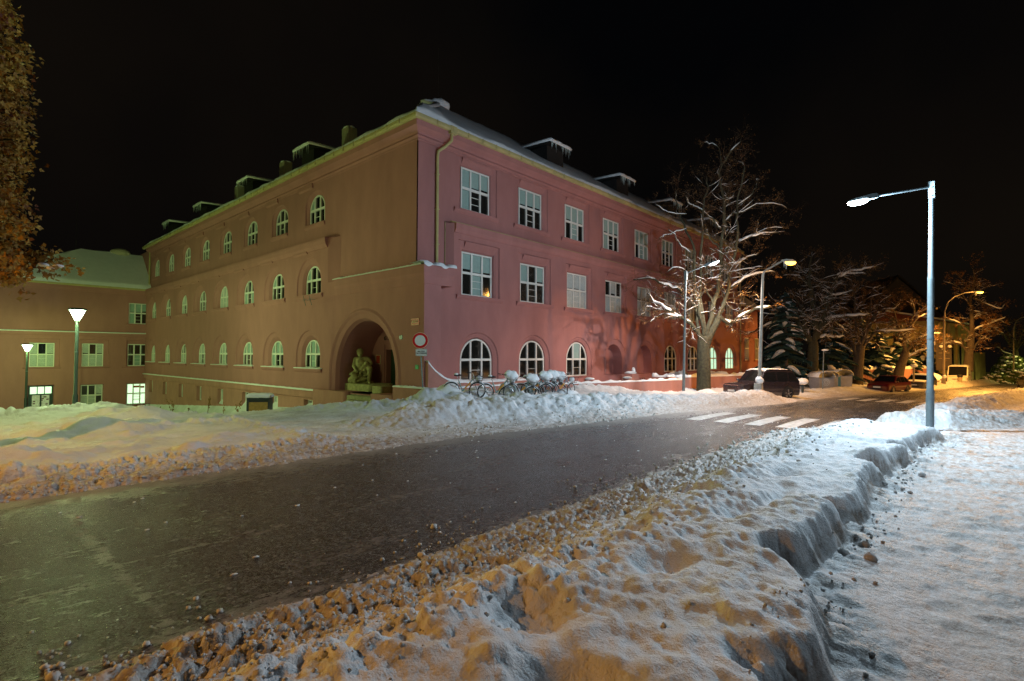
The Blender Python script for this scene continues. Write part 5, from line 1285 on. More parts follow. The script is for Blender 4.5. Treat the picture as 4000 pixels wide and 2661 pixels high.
def park_lamp(px, py_, dep, gy_, label, hh_):
    top = P(px, py_, dep); b = P(px-1, gy_, dep); z0 = b.z-.5
    t = thing('park_lamp', label, 'park lamp', (b.x, b.y, z0), 'green park lamps with funnel heads')
    mb = MB(); H_ = top.z-z0; mb.lathe([(.115, 0), (.115, 1.3), (.085, 1.36), (.075, H_-.75), (.055, H_-.70), (.055, H_-.52)], (b.x, b.y, z0), 16); autosmooth(mb.build('pole', 'lampgreen', t))
    mb = MB(); mb.tube([(b.x, b.y, z0+H_*.62), (b.x, b.y, z0+H_*.62+.05)], .088, 14); mb.build('band', 'galv', t)
    c = (b.x, b.y, top.z)
    mb = MB(); mb.lathe([(.10, -.50), (.13, -.44), (.33, .02), (.36, .04)], c, 20); 
    ho = mb.build('diffuser', 'litgreen', t, smooth=True)
    mb = MB(); mb.lathe([(.37, .03), (.40, .06), (.38, .10), (.20, .15), (.0, .16)], c, 20); autosmooth(mb.build('cap', 'lampgreen', t))
    mb = MB()
    for k in range(4):
        a = math.pi/4+k*math.pi/2; mb.tube([(c[0]+.10*math.cos(a), c[1]+.10*math.sin(a), c[2]-.55), (c[0]+.35*math.cos(a), c[1]+.35*math.sin(a), c[2]+.04)], .011, 5)
    mb.build('ribs', 'lampgreen', t)
park_lamp(173.5, 715, 27, 946, 'taller dark green park lamp with a glowing funnel head before the wing', 4.2)
park_lamp(60, 795, 43, 940, 'smaller-looking park lamp with a glowing funnel head at the left edge', 4.5)

# ------------------------------------------------------------------ cars
def car(name, label, cat, loc, heading, L, Wd, Hh, paint, hood=.60, ws=(.30, .44), rs=(.86, .97), wheel_r=.32, wb=(.19, .80), snow_roof=0, belt=.60, snow_all=False, hoodsnow=False, boxy=False, glow=False):
    t = thing(name, label, cat, loc); O = Vector(loc); h = Vector((math.cos(heading), math.sin(heading), 0)); l = Vector((-h.y, h.x, 0))
    def q(x, y, z): return O+h*(L/2-x*L)+l*y+Vector((0, 0, z))
    hw = Wd/2; zb = .22; zh = Hh*hood; zbelt = Hh*belt
    st_ = [(0.0, .80, .42*Hh, 0), (.015, .90, zh*.86, 0), (.05, .95, zh*.93, 0), (.12, .98, zh*.97, 0), (ws[0]-.02, 1, zh*1.03, 0), (ws[0], 1, zh*1.05, 0)]
    for f_ in (.25, .5, .75): st_.append((ws[0]+(ws[1]-ws[0])*f_, 1, zh*1.05+(Hh*.97-zh*1.05)*f_, f_))
    st_ += [(ws[1], 1, Hh*.975, 1), ((ws[1]*.6+rs[0]*.4), 1, Hh, 1), (rs[0], 1, Hh*.97, 1)]
    zt_ = Hh*.62 if not boxy else Hh*.9
    for f_ in (.5, 1): st_.append((rs[0]+(rs[1]-rs[0])*f_, .98, Hh*.97+(zt_-Hh*.97)*f_, 1-f_))
    st_ += [(.99, .95, zt_*.92, 0), (1.0, .88, .40*Hh, 0)]
    mb = MB(); vs = []
    for x, wf, zt, cab in st_:
        w_ = hw*wf; zbl = min(zbelt, zt-.03); rw = w_*(1-.20*cab) if zt > zbl+.05 else w_*.93
        if boxy: rw = w_*(1-.06*cab) if zt > zbl+.05 else w_*.93
        row = [(w_*.92, zb), (w_, zb+.16), (w_*1.01, zb+.30), (w_*.985, zbl), (rw, zt-.05), (rw*.86, zt-.005), (rw*.4, zt+.015)]
        vs += [q(x, y, z) for y, z in row]+[q(x, -y, z) for y, z in row[::-1]]
    n = 14; m_ = len(st_)
    mb.add(vs, [(i*n+j, i*n+(j+1) % n, (i+1)*n+(j+1) % n, (i+1)*n+j) for i in range(m_-1) for j in range(n)]+[tuple(range(n)), tuple(range((m_-1)*n, m_*n))[::-1]])
    bo = mb.build('body', paint, t); autosmooth(bo, 40)
    if snow_all:
        s_ = MB(); s_.blob(q(.52, 0, Hh*.58), (L*.40, L*.40, Hh*.62), 9, 24, amp=.05)
        vs = [(Vector(v)-q(.52, 0, 0)) for v in s_.v]; s_.v = [tuple(q(.52, 0, 0)+h*v.x+l*(v.y*Wd*.62/(L*.42))+Vector((0, 0, max(v.z, .55)))) for v in vs]
        s_.build('snow', 'snow', t, smooth=True)
    # glass
    def zt_at(x): 
        for (x0, _, z0, c0), (x1, _, z1, c1) in zip(st_[:-1], st_[1:]):
            if x0 <= x <= x1: f = (x-x0)/(x1-x0+1e-9); return z0+(z1-z0)*f, c0+(c1-c0)*f
        return Hh, 1
    def side_pt(x, zf, s_, off=.012):
        zt, cab = zt_at(x); zbl = zbelt; k_ = .06 if boxy else .20
        rw = hw*(1-k_*cab); z = zbl+(zt-.05-zbl)*zf; y = hw*.985+(rw-hw*.985)*zf
        return q(x, s_*(y+off), z)
    sx0, sx1 = ws[0]+.05, rs[0]+.02
    if boxy: sx1 = ws[1]+.12
    pil = [sx0, (sx0*.45+sx1*.55)-.01, sx1] if not boxy else [sx0, sx1]
    pil = [sx0, sx0+(sx1-sx0)*.44, sx0+(sx1-sx0)*.80, sx1+.045] if not boxy else pil
    for s_ in (-1, 1):
        for a, b_ in zip(pil[:-1], pil[1:]):
            g_ = MB(); nn = 5; vs = []
            for k in range(nn+1):
                x = a+.008+(b_-a-.016)*k/nn; vs += [side_pt(x, .06, s_), side_pt(x, .88, s_)]
            g_.add(vs, [(2*k, 2*k+2, 2*k+3, 2*k+1) for k in range(nn)]); g_.build('window', 'carglass', bo)
    g_ = MB(); vs = []
    for f_ in (.06, .35, .65, .92):
        x = ws[0]+(ws[1]-ws[0])*f_; zt, cab = zt_at(x); w_ = hw*(1-.20*cab)*.88 if not boxy else hw*.86
        vs += [q(x, w_, zt+.010)+Vector((0, 0, -.012)), q(x-.002, w_*.45, zt+.022), q(x-.002, -w_*.45, zt+.022), q(x, -w_, zt-.002)]
    g_.add(vs, [(4*k+j, 4*k+4+j, 4*k+5+j, 4*k+1+j) for k in range(3) for j in range(3)]); g_.build('windscreen', 'carglass', bo, smooth=True)
    # front
    zg = zh*.72
    for s_ in (-1, 1):
        g_ = MB(); g_.blob((0, 0, 0), (1, 1, 1), 1, 14, amp=0); c = q(.035, s_*hw*.72, zg+.03)
        g_.v = [tuple(c+h*(v[0]*.09)+l*(v[1]*.17)+Vector((0, 0, v[2]*.085))) for v in g_.v]; hl = g_.build('headlight', 'headlamp', t, smooth=True)
        g_ = MB(); g_.blob((0, 0, 0), (1, 1, 1), 1, 10, amp=0); c = q(.975, s_*hw*.84, zt_*.92); g_.v = [tuple(c+h*(v[0]*.08)+l*(v[1]*.09)+Vector((0, 0, v[2]*.13))) for v in g_.v]; g_.build('tail_light', 'taillamp', t, smooth=True)
        g_ = MB(); c = q(ws[0]+.03, s_*(hw+.10), zbelt+.08); g_.blob(tuple(c), (.10, .10, .075), 1, 10, amp=0); g_.build('mirror', paint if not boxy else 'black', t, smooth=True)
    g_ = MB()
    for k in range(3): g_.box((0, -hw*.42, zg-.04+.04*k), (.03, hw*.42, zg-.02+.04*k), T=lambda x, y, z: q(-.004-x/L*.3, y, z))
    g_.box((0, -hw*.48, zb+.10), (.04, hw*.48, zb+.22), T=lambda x, y, z: q(.0-x/L*.3, y, z)); g_.build('grille', 'black', t)
    g_ = MB(); g_.box((0, -.26, zb+.24), (.02, .26, zb+.35), T=lambda x, y, z: q(-.012-x/L, y, z)); po = g_.build('number_plate', 'plate', t)
    # wheels
    for fx in wb:
        for s_ in (-1, 1):
            c = q(fx, s_*(hw-.10), wheel_r); ax = l*s_
            w_ = MB(); nn = 24; vs = []
            for rr_, oo in ((wheel_r*.66, .115), (wheel_r*.92, .125), (wheel_r, .09), (wheel_r, -.08), (wheel_r*.6, -.09)):
                for k in range(nn): a = 2*math.pi*k/nn; vs.append(c+ax*oo+h*(rr_*math.cos(a))+Vector((0, 0, rr_*math.sin(a))))
            w_.add(vs, [(i*nn+k, i*nn+(k+1) % nn, (i+1)*nn+(k+1) % nn, (i+1)*nn+k) for i in range(4) for k in range(nn)]); wo_ = autosmooth(w_.build('wheel', 'rubber', t, origin=c))
            w_ = MB()
            for k in range(5):
                a = 2*math.pi*k/5+.3; d1 = h*math.cos(a)+Vector((0, 0, math.sin(a))); d2 = h*math.cos(a+.22)+Vector((0, 0, math.sin(a+.22))); d3 = h*math.cos(a-.22)+Vector((0, 0, math.sin(a-.22)))
                w_.add([c+ax*.125, c+ax*.118+d2*wheel_r*.64, c+ax*.125+d1*wheel_r*.67, c+ax*.118+d3*wheel_r*.64], [(0, 1, 2, 3)])
            w_.tube([c+ax*.10, c+ax*.135], .05, 10); w_.build('rim', 'chrome', wo_)
            w_ = MB(); vs = []; nn = 14
            for rr_, oo in ((wheel_r*1.20, .105), (wheel_r*1.04, .117), (wheel_r*1.02, .02)):
                for k in range(nn+1): a = math.pi*(-.08+1.16*k/nn); vs.append(c+ax*oo+h*(rr_*math.cos(a))+Vector((0, 0, rr_*math.sin(a))))
            w_.add(vs, [(i*(nn+1)+k, i*(nn+1)+k+1, (i+1)*(nn+1)+k+1, (i+1)*(nn+1)+k) for i in range(2) for k in range(nn)]); w_.build('wheel_arch', 'black', t)
    if snow_roof:
        s_ = MB(); vs = []; nn = 10; x0, x1 = ws[1]-.01, rs[0]
        for k in range(nn+1):
            x = x0+(x1-x0)*k/nn; zt, cab = zt_at(x); e = snow_roof*(.4 if k in (0, nn) else 1)
            for y, zz in ((.80, -.02), (.78, .5), (.6, .85), (0, 1), (-.6, .85), (-.78, .5), (-.80, -.02)): vs.append(q(x, hw*y*.98, zt+zz*e))
        s_.add(vs, [(7*k+j, 7*k+7+j, 7*k+8+j, 7*k+1+j) for k in range(nn) for j in range(6)]+[tuple(range(7)), tuple(7*nn+j for j in range(6, -1, -1))]); s_.build('snow', 'snow', bo, smooth=True)
    if hoodsnow:
        s_ = MB(); vs = []; nn = 8
        for k in range(nn+1):
            x = .05+(ws[0]-.05)*k/nn; zt, cab = zt_at(x); e = .05*(.3 if k in (0, nn) else 1)+.02*math.sin(k*2.1)
            for y, zz in ((.86, -.01), (.7, .8), (0, 1.3), (-.7, .8), (-.86, -.01)): vs.append(q(x, hw*y, zt+zz*e))
        s_.add(vs, [(5*k+j, 5*k+5+j, 5*k+6+j, 5*k+1+j) for k in range(nn) for j in range(4)]); s_.build('bonnet_snow', 'snow', bo, smooth=True)
    return t, q, bo
s1, q1, b1 = car('parked_car', 'black five-door off-road car with snow on its roof parked behind the concrete mast', 'car', (17.30, -9.85, -.29), R(150), 4.05, 1.78, 1.72, 'suv', hood=.56, ws=(.29, .41), rs=(.90, .99), wheel_r=.35, wb=(.185, .78), snow_roof=.055, belt=.58)
g_ = MB(); g_.box((.5*0, -.62, 0), (.0, .62, .02)) if False else None
g_ = MB(); g_.box((0, -.55, .82), (.02, .55, .85), T=lambda x, y, z: q1(-.008-x/4.4, y, z)); g_.build('chrome_strip', 'chrome', s1)
for s_ in (-1, 1):
    g_ = MB(); g_.tube([q1(.44, s_*.70, 1.66), q1(.46, s_*.70, 1.72), q1(.86, s_*.70, 1.70), q1(.89, s_*.70, 1.63)], .018, 6); g_.build('roof_rail', 'black', s1)
for s_ in (-1, 1):
    for xx in (.53, .73): g_ = MB(); g_.tube([q1(xx, s_*.93, .88), q1(xx+.04, s_*.93, .88)], .016, 6); g_.build('door_handle', 'black', b1)
car('parked_car', 'dark red hatchback with clear headlights parked right of the containers', 'car', (38.3, -13.55, -.80), R(164), 4.1, 1.70, 1.42, 'redcar', hood=.60, ws=(.27, .43), rs=(.78, .96), wheel_r=.30)
car('parked_car', 'dark grey estate car with snow on roof and bonnet behind the nearest lamp pole', 'car', (49.6, -14.75, -1.0), R(171), 4.4, 1.74, 1.45, 'greycar', hood=.60, ws=(.28, .42), rs=(.88, .97), wheel_r=.30, snow_roof=.09, hoodsnow=True)
car('parked_car', 'car buried under a smooth rounded cover of snow in front of the van', 'car', (61.5, -14.9, -1.25), R(172), 4.0, 1.66, 1.30, 'redcar', ws=(.28, .42), rs=(.86, .97), snow_all=True)
car('parked_van', 'white high-roofed delivery van at the end of the parked row', 'van', (73.0, -16.9, -1.40), R(176), 5.4, 2.05, 2.50, 'van', hood=.44, ws=(.16, .30), rs=(.985, .995), wheel_r=.33, wb=(.17, .76), belt=.50, boxy=True, snow_roof=.05)
ed_ = P(2374, 905, 60)
car('parked_car', 'dark car cut off by the right edge of the picture', 'car', (ed_.x, ed_.y, float(zs(ed_.x))), R(10), 4.3, 1.75, 1.45, 'greycar', snow_roof=.05)

# ------------------------------------------------------------------ recycling containers
for k, (x, y, s_, bl, lb) in enumerate(((30.9, -10.15, 1.0, 0, 'leftmost grey recycling container with a round logo and a curved snowy lid'), (32.9, -10.0, 1.02, 1, 'middle recycling container with a blue corner and snow-covered lid'), (34.9, -10.55, 1.12, 1, 'rightmost and tallest recycling container with a blue front edge under rounded snow'))):
    zg_ = float(zs(x))-.02; t = thing('recycling_container', lb, 'container', (x, y, zg_), 'recycling containers by the street tree')
    a_ = R(-40); O = Vector((x, y, zg_))
    def TC(u, v, z): return (O.x+u*math.cos(a_)-v*math.sin(a_), O.y+u*math.sin(a_)+v*math.cos(a_), O.z+z)
    mb = MB(); hw_ = .66*s_; d_ = .55*s_; hh_ = 1.15*s_
    mb.prism([(-hw_*.92, 0), (hw_*.92, 0), (hw_, hh_), (-hw_, hh_)], lambda a, z, tt: TC(a, tt, z), -d_, d_); bo = mb.build('body', 'container', t)
    mb = MB(); n = 12; pts = [(-hw_*1.04, hh_)]+[(hw_*1.04*-math.cos(math.pi*j/n), hh_+.30*s_*math.sin(math.pi*j/n)) for j in range(n+1)][1:]
    mb.prism(pts, lambda a, z, tt: TC(a, tt, z), -d_*1.05, d_*1.05); lid = mb.build('lid', 'container', t)
    mb = MB(); vs = []
    for vv, sc_ in ((-d_*1.12, .80), (-d_*1.10, 1), (d_*1.10, 1), (d_*1.12, .8)):
        for j in range(n+1): vs.append(TC(hw_*1.10*-math.cos(math.pi*j/n)*(.96 if sc_ < 1 else 1), vv, hh_+.0+(.30*s_+.16*sc_)*math.sin(math.pi*j/n)**.8))
    mb.add(vs, [(r_*(n+1)+j, r_*(n+1)+j+1, (r_+1)*(n+1)+j+1, (r_+1)*(n+1)+j) for r_ in range(3) for j in range(n)]+[tuple(range(n+1)), tuple(3*(n+1)+j for j in range(n, -1, -1))])
    mb.build('snow', 'snow', lid, smooth=True)
    if bl: mb = MB(); mb.box((-hw_*.98, -d_-.02, .06), (-hw_*.45, -d_+.0, hh_-.04), T=TC); mb.build('blue_panel', 'containerblue', bo)
    else:
        mb = MB(); nn = 20
        for rr_, ww in ((.26, .02), (.14, .02)):
            vs = []
            for j in range(nn):
                a = 2*math.pi*j/nn
                for dr in (-ww, ww): vs.append(TC(-.05+(rr_+dr)*math.cos(a), -d_-.012, .78+(rr_+dr)*math.sin(a)))
            mb.add(vs, [(2*j, 2*((j+1) % nn), 2*((j+1) % nn)+1, 2*j+1) for j in range(nn)])
        mb.build('logo_ring', 'headlamp', bo)
# thin post with a small sign by the containers, ladder-like sign pole by the wall, hydrant post
def post(name, label, cat, px, py0, py1, dep, rr_, m, head=None):
    b = P(px, py1, dep); tp = P(px+(py1-py0)*.03, py0, dep); t = thing(name, label, cat, (b.x, b.y, b.z-.2))
    mb = MB(); mb.tube([b-Vector((0, 0, .3)), tp], rr_, 8); mb.build('post', m, t); return t, tp
t, tp = post('sign_post', 'thin leaning metal post with a snow-capped bracket by the recycling containers', 'sign post', 1893, 806, 902, 36.5, .035, 'galv')
mb = MB(); c = tp+rt*.28+Vector((0, 0, .15))
for z in (-.35, -.12, .12, .35): mb.box((-.16, -.01, z-.02), (.16, .01, z+.02), T=lambda x, y, zz: tuple(c+rt*x+Vector((0, 0, zz))))
mb.box((-.17, -.01, -.4), (-.15, .01, .4), T=lambda x, y, zz: tuple(c+rt*x+Vector((0, 0, zz)))); mb.box((.15, -.01, -.4), (.17, .01, .4), T=lambda x, y, zz: tuple(c+rt*x+Vector((0, 0, zz)))); mb.build('sign_frame', 'galv', t)
mb = MB(); mb.blob(tuple(tp+rt*.1), (.22, .22, .07), 3, 10); mb.build('snow', 'snow', t, smooth=True)
t, tp = post('sign_post', 'short brown post topped with snow before the orange-lit wall', 'sign post', 2102, 842, 905, 50, .07, 'rust')
mb = MB(); mb.blob(tuple(tp), (.30, .30, .16), 3, 12); mb.build('snow', 'snow', t, smooth=True)
t, tp = post('hydrant_post', 'small green post with a round snow cap beside the black car', 'post', 1847, 880, 902, 34, .07, 'lampgreen')
mb = MB(); mb.blob(tuple(tp+Vector((0, 0, .05))), (.34, .34, .22), 3, 14, amp=.05); mb.build('snow', 'snow', t, smooth=True)
t, tp = post('parking_post', 'dark post with a yellowish box right of the white van', 'post', 2209, 866, 886, 62, .22, 'rust')
mb = MB(); mb.blob(tuple(tp), (.28, .28, .22), 3, 10, amp=.05); mb.build('cap', 'black', t, smooth=True)
# notice board behind the far mast
bc = P(2172, 822, 68); t = thing('notice_board', 'grey upright board with snowy lamps behind the curved mast', 'board', tuple(bc-Vector((0, 0, 2))))
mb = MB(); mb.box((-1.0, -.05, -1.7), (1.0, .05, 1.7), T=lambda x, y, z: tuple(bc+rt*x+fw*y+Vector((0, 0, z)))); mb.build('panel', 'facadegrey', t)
for s_ in (-1, 1):
    mb = MB(); mb.blob(tuple(bc+rt*.55*s_-fw*.3+Vector((0, 0, 1.35))), (.24, .24, .18), 4, 10); mb.build('snow', 'snow', t, smooth=True)
    mb = MB(); mb.box((-.7, -.1, .15+.35*s_), (.7, -.06, .2+.35*s_), T=lambda x, y, z: tuple(bc+rt*x+fw*y+Vector((0, 0, z)))); mb.build('rail', 'rust', t)
# railing at the wing, snow-covered box beside it
t = thing('bicycle_rail', 'dark bent railing before the lit window of the wing', 'railing', (-2.3, 40, -3.6))
mb = MB()
for k in range(3):
    u = -.9+.75*k; a0 = Vector((-1.6+u*1.0, 42.5, -3.8)); mb.tube([a0, a0+Vector((0, 0, 1.05)), a0+Vector((.6, 0, 1.05)), a0+Vector((.6, 0, 0))], .035, 6); mb.tube([a0+Vector((.3, 0, 0)), a0+Vector((.3, 0, 1.0))], .02, 5)
mb.build('hoops', 'bin', t)
t = thing('grit_box', 'low dark green box with a snow cap left of the railing', 'box', (-4.3, 42.6, -3.6))
mb = MB(); mb.box((-5.0, 42.3, -3.8), (-3.5, 43, -3.1)); mb.build('box', 'lampgreen', t); mb = MB(); mb.blob((-4.25, 42.6, -3.08), (.72, .4, .16), 3, 14, amp=.06); mb.build('snow', 'snow', t, smooth=True)
# withered stems along the foot of the left wall
for k, (y, h_) in enumerate(((24.5, 1.7), (33.0, 1.6), (14.9, .9), (18.6, 1.0), (36.5, 1.1), (21.2, 1.0), (29, .8))):
    rr = random.Random(k); x = -.9; z = Hz(x, y); mb = MB()
    for s_ in range(3 if k < 2 else 2):
        a = Vector((x, y, z-.1)); lean = Vector((rr.uniform(-.3, .3), rr.uniform(-.5, .5), 1)); tp = a+lean*h_*rr.uniform(.7, 1); mb.tube([a, a.lerp(tp, .5)+Vector((0, .05, 0)), tp], [.014, .010, .004], 5)
        for j in range(10 if k < 4 else 3):
            c = a.lerp(tp, .35+.65*rr.random()); mb.blob(tuple(c+Vector((rr.uniform(-.06, .06), rr.uniform(-.08, .08), 0))), (.035, .035, .05), j, 6)
    o = mb.build('withered_plant', 'deadleaf', origin=(x, y, z)); tag(o, ['tallest withered plant with seed heads beside the fifth basement window', 'tall withered plant by the left wall near the railing', 'withered plant against the basement window right of the litter bin', 'withered plant just left of the litter bin', 'thin withered stem near the far end of the left wall', 'short withered stem between two basement windows', 'shortest withered stem at the left wall'][k], 'dead plant', 'withered plants along the wall')
# loose clods of snow: one object, nobody could count them
rr = random.Random(11); cl_ = []
for k in range(10000):
    x = -14.6+rr.random()**1.7*18; side = rr.random()
    if side < .70: y = float(ynear(np.array([x]))[0])-rr.gauss(.62, .6)
    elif side < .74: y = -18.55-abs(rr.gauss(0, .15))
    else: y = float(yfar(np.array([x]))[0])+abs(rr.gauss(.6, .6))
    r_ = min(.065, .006+abs(rr.gauss(0, .009))+(.02*rr.random() if rr.random() < .06 else 0)); r_ = r_ if x < -6 else r_*1.5
    if float(vnoise(np.array([x*1.7]), np.array([y*1.7]), 91)[0]) > rr.random()*.9: cl_.append((x, y, r_))
for k in range(50):      # chunks fallen from the cut face of the near bank
    x = -14+rr.random()*16; yc_ = float(np.interp(x, [-13, -11.3, -9.6, -8.4, -6.5, -5, -2, .5, 2.2], [-18.95, -18.85, -18.35, -18.3, -18.35, -18.25, -18.35, -18.5, -18.75]))
    cl_.append((x, yc_-.12-abs(rr.gauss(0, .22)), min(.07, .012+abs(rr.gauss(0, .02)))))
ZZ, _ = H(np.array([c[0] for c in cl_]), np.array([c[1] for c in cl_]))
mb = MB()
for k, ((x, y, r_), z) in enumerate(zip(cl_, ZZ)):
    z = max(float(z), float(zs(x))); mb.blob((x, y, z+r_*.35), (r_, r_*rr.uniform(.8, 1.1), r_*rr.uniform(.6, .9)), k, 5 if r_ < .02 else 7 if r_ < .04 else 11, amp=.22)
tag(mb.build('snow_clods', 'clod', smooth=True), 'loose clods of ploughed snow scattered along the road edges', 'snow clods', kind='stuff')
# road-side leaf and flattened scraps of ice on the asphalt
mb = MB(); rr = random.Random(4)
for k in range(70):
    x = -14+rr.random()*20; y = -15+rr.random()*5.2; r_ = .012+.02*rr.random()**2
    mb.blob((x, y, .004), (r_*1.6, r_*.8, .010), k, 7, amp=.25)
tag(mb.build('ice_scraps', 'snow', smooth=True), 'small flat scraps of ice lying on the wet road', 'ice scraps', kind='stuff')
# ------------------------------------------------------------------ trees
def z6(x, y): return (1414.2+.4135*x, 294.6+.4135*y)
def z8(x, y): return (1591+.26306*x, 530.3+.26306*y)
def z7(x, y): return (1767.8+.30064*x, 530.3+.30064*y)
def smooth_path(pts, n=3):
    out = []
    for i in range(len(pts)-1):
        p0 = pts[max(i-1, 0)]; p1 = pts[i]; p2 = pts[i+1]; p3 = pts[min(i+2, len(pts)-1)]
        for k in range(n):
            t = k/n; out.append(.5*((2*p1)+(p2-p0)*t+(2*p0-5*p1+4*p2-p3)*t*t+(3*p1-p0-3*p2+p3)*t**3))
    out.append(pts[-1]); return out
def bare_tree(name, label, base, trunk, limbs, seed, bark='bark', twigm='twig', snow=1.0, dens=1.0, leaves=1.0, maxlen=3.0, tsize=1.0, group='street trees', droop=.0, leafm='deadleaf', lk=1.0):
    """trunk and limbs: lists of (points, r0, r1)"""
    rr = random.Random(seed); base = Vector(base); t = thing(name, label, 'tree', base, group)
    tk = MB(); lb = MB(); tw = MB(); sn = MB(); lf = MB(); count = [0]
    def put_snow(pts, rads, wide=1.0, chance=1.0):
        wide = wide*max(1, snow*.95)
        """snow lying on the upper side of shallow stretches"""
        run_ = []
        def flush():
            if len(run_) >= 2:
                n = len(run_)
                mbp = [p+Vector((0, 0, r*.62+.4*e)) for p, r, e in run_]; rd = [max(.012, min(r*.75*wide, .20)+e*.4+(.022 if r > .045 else 0))*(0.2 if i in (0, n-1) else .75 if i in (1, n-2) else 1) for i, (p, r, e) in enumerate(run_)]
                sn.tube(mbp, rd, 6)
            run_.clear()
        for i in range(len(pts)-1):
            d = (pts[i+1]-pts[i]); sl = abs(d.z)/(d.length+1e-6); ok = sl < (.62 if rads[i] > .05 else .8) and rr.random() < chance*1.15
            if ok:
                e = .008+.03*rr.random()
                if not run_: run_.append((pts[i], rads[i], e))
                run_.append((pts[i+1], rads[i+1], e))
            else: flush()
        flush()
    def leaf(c, s_):
        a = Vector((rr.gauss(0, 1), rr.gauss(0, 1), rr.gauss(0, 1))).normalized(); b = a.orthogonal().normalized(); 
        lf.add([c, c+a*s_*.5+b*s_*.3, c+a*s_, c+a*s_*.5-b*s_*.3], [(0, 1, 2, 3)])
    def twig(p, d, L, r, lev):
        n = 4 if lev < 2 else 3; pts = [p]; q = p; dd = d.copy()
        for k in range(n):
            dd = (dd+Vector((rr.gauss(0, .22), rr.gauss(0, .22), rr.gauss(.02-droop, .16)))).normalized(); q = q+dd*(L/n); pts.append(q)
        rads = [r*(1-.8*k/n) for k in range(n+1)]
        rads = [q_*.7 for q_ in rads]; (lb if r > .03 else tw).tube(pts, rads, 5 if r > .03 else 3, False); count[0] += 1
        if r > .015: put_snow(pts, [x_*.8+.002 for x_ in rads], .9, .42*snow)
        if lev < 3:
            m_ = int((5 if lev == 1 else 4)*dens+rr.random())
            for _ in range(m_):
                f_ = rr.uniform(.25, 1.0); i = min(int(f_*n), n-1); c = pts[i].lerp(pts[i+1], f_*n-i)
                ax = Vector((rr.gauss(0, 1), rr.gauss(0, 1), rr.gauss(0, .7))).normalized(); nd = (dd*.8+ax*.85).normalized()
                twig(c, nd, L*rr.uniform(.4, .65), r*.5, lev+1)
        else: pass
        if lev >= 2 and rr.random() < .75*leaves:
            for _ in range(rr.randint(1, 4)): leaf(pts[rr.randint(1, n)]+Vector((rr.gauss(0, .03), rr.gauss(0, .03), -.03)), rr.uniform(.05, .11)*tsize)
    for pts, r0, r1 in trunk:
        P_ = smooth_path([Vector(p) for p in pts], 4); n = len(P_); tk.tube(P_, [r0+(r1-r0)*(k/(n-1))**.8 for k in range(n)], 18)
    for pts, r0, r1 in limbs:
        P_ = [Vector(p) for p in pts]
        for i in range(1, len(P_)): P_[i] = P_[i]+fw*rr.gauss(0, .35)*(i/len(P_))*2.2
        P_ = smooth_path(P_, 4); n = len(P_); r0 = r0*lk; r1 = r1*lk
        P_ = [p+Vector((rr.gauss(0, .04), rr.gauss(0, .04), rr.gauss(0, .03))) for p in P_]
        rads = [r0+(r1-r0)*(k/(n-1)) for k in range(n)]
        lb.tube(P_, rads, 10); put_snow(P_, rads, 1.05, .93*snow)
        tot = sum((P_[i+1]-P_[i]).length for i in range(n-1)); m_ = int(tot*2.3*dens)
        for k in range(m_):
            f_ = rr.uniform(.18, 1) if k else 1.0; i = min(int(f_*(n-1)), n-2); c = P_[i]; d = (P_[i+1]-P_[i]).normalized()
            ax = Vector((rr.gauss(0, 1), rr.gauss(0, 1), rr.gauss(.15, .8))).normalized(); nd = (d*.7+ax).normalized()
            twig(c, nd, min(maxlen, .5+tot*.28)*rr.uniform(.45, 1)*(1-.35*f_), max(.012, rads[i]*.38), 1)
    to = tk.build('trunk', bark, t, smooth=True)
    lo_ = lb.build('limbs', bark, to, smooth=True); lo_['label'] = 'spreading bare limbs'
    tw.build('twigs', twigm, to); 
    if sn.f: sn.build('snow', 'snow', to, smooth=True)
    if lf.f: lf.build('dry_leaves', leafm, to)
    return t
def LP(conv, dep, pts): return [P(*conv(x, y), dep) for x, y in pts]
d1 = 32.9; Z = lambda pts: LP(z6, d1, pts)
b1_ = P(*z6(497, 1490), d1)
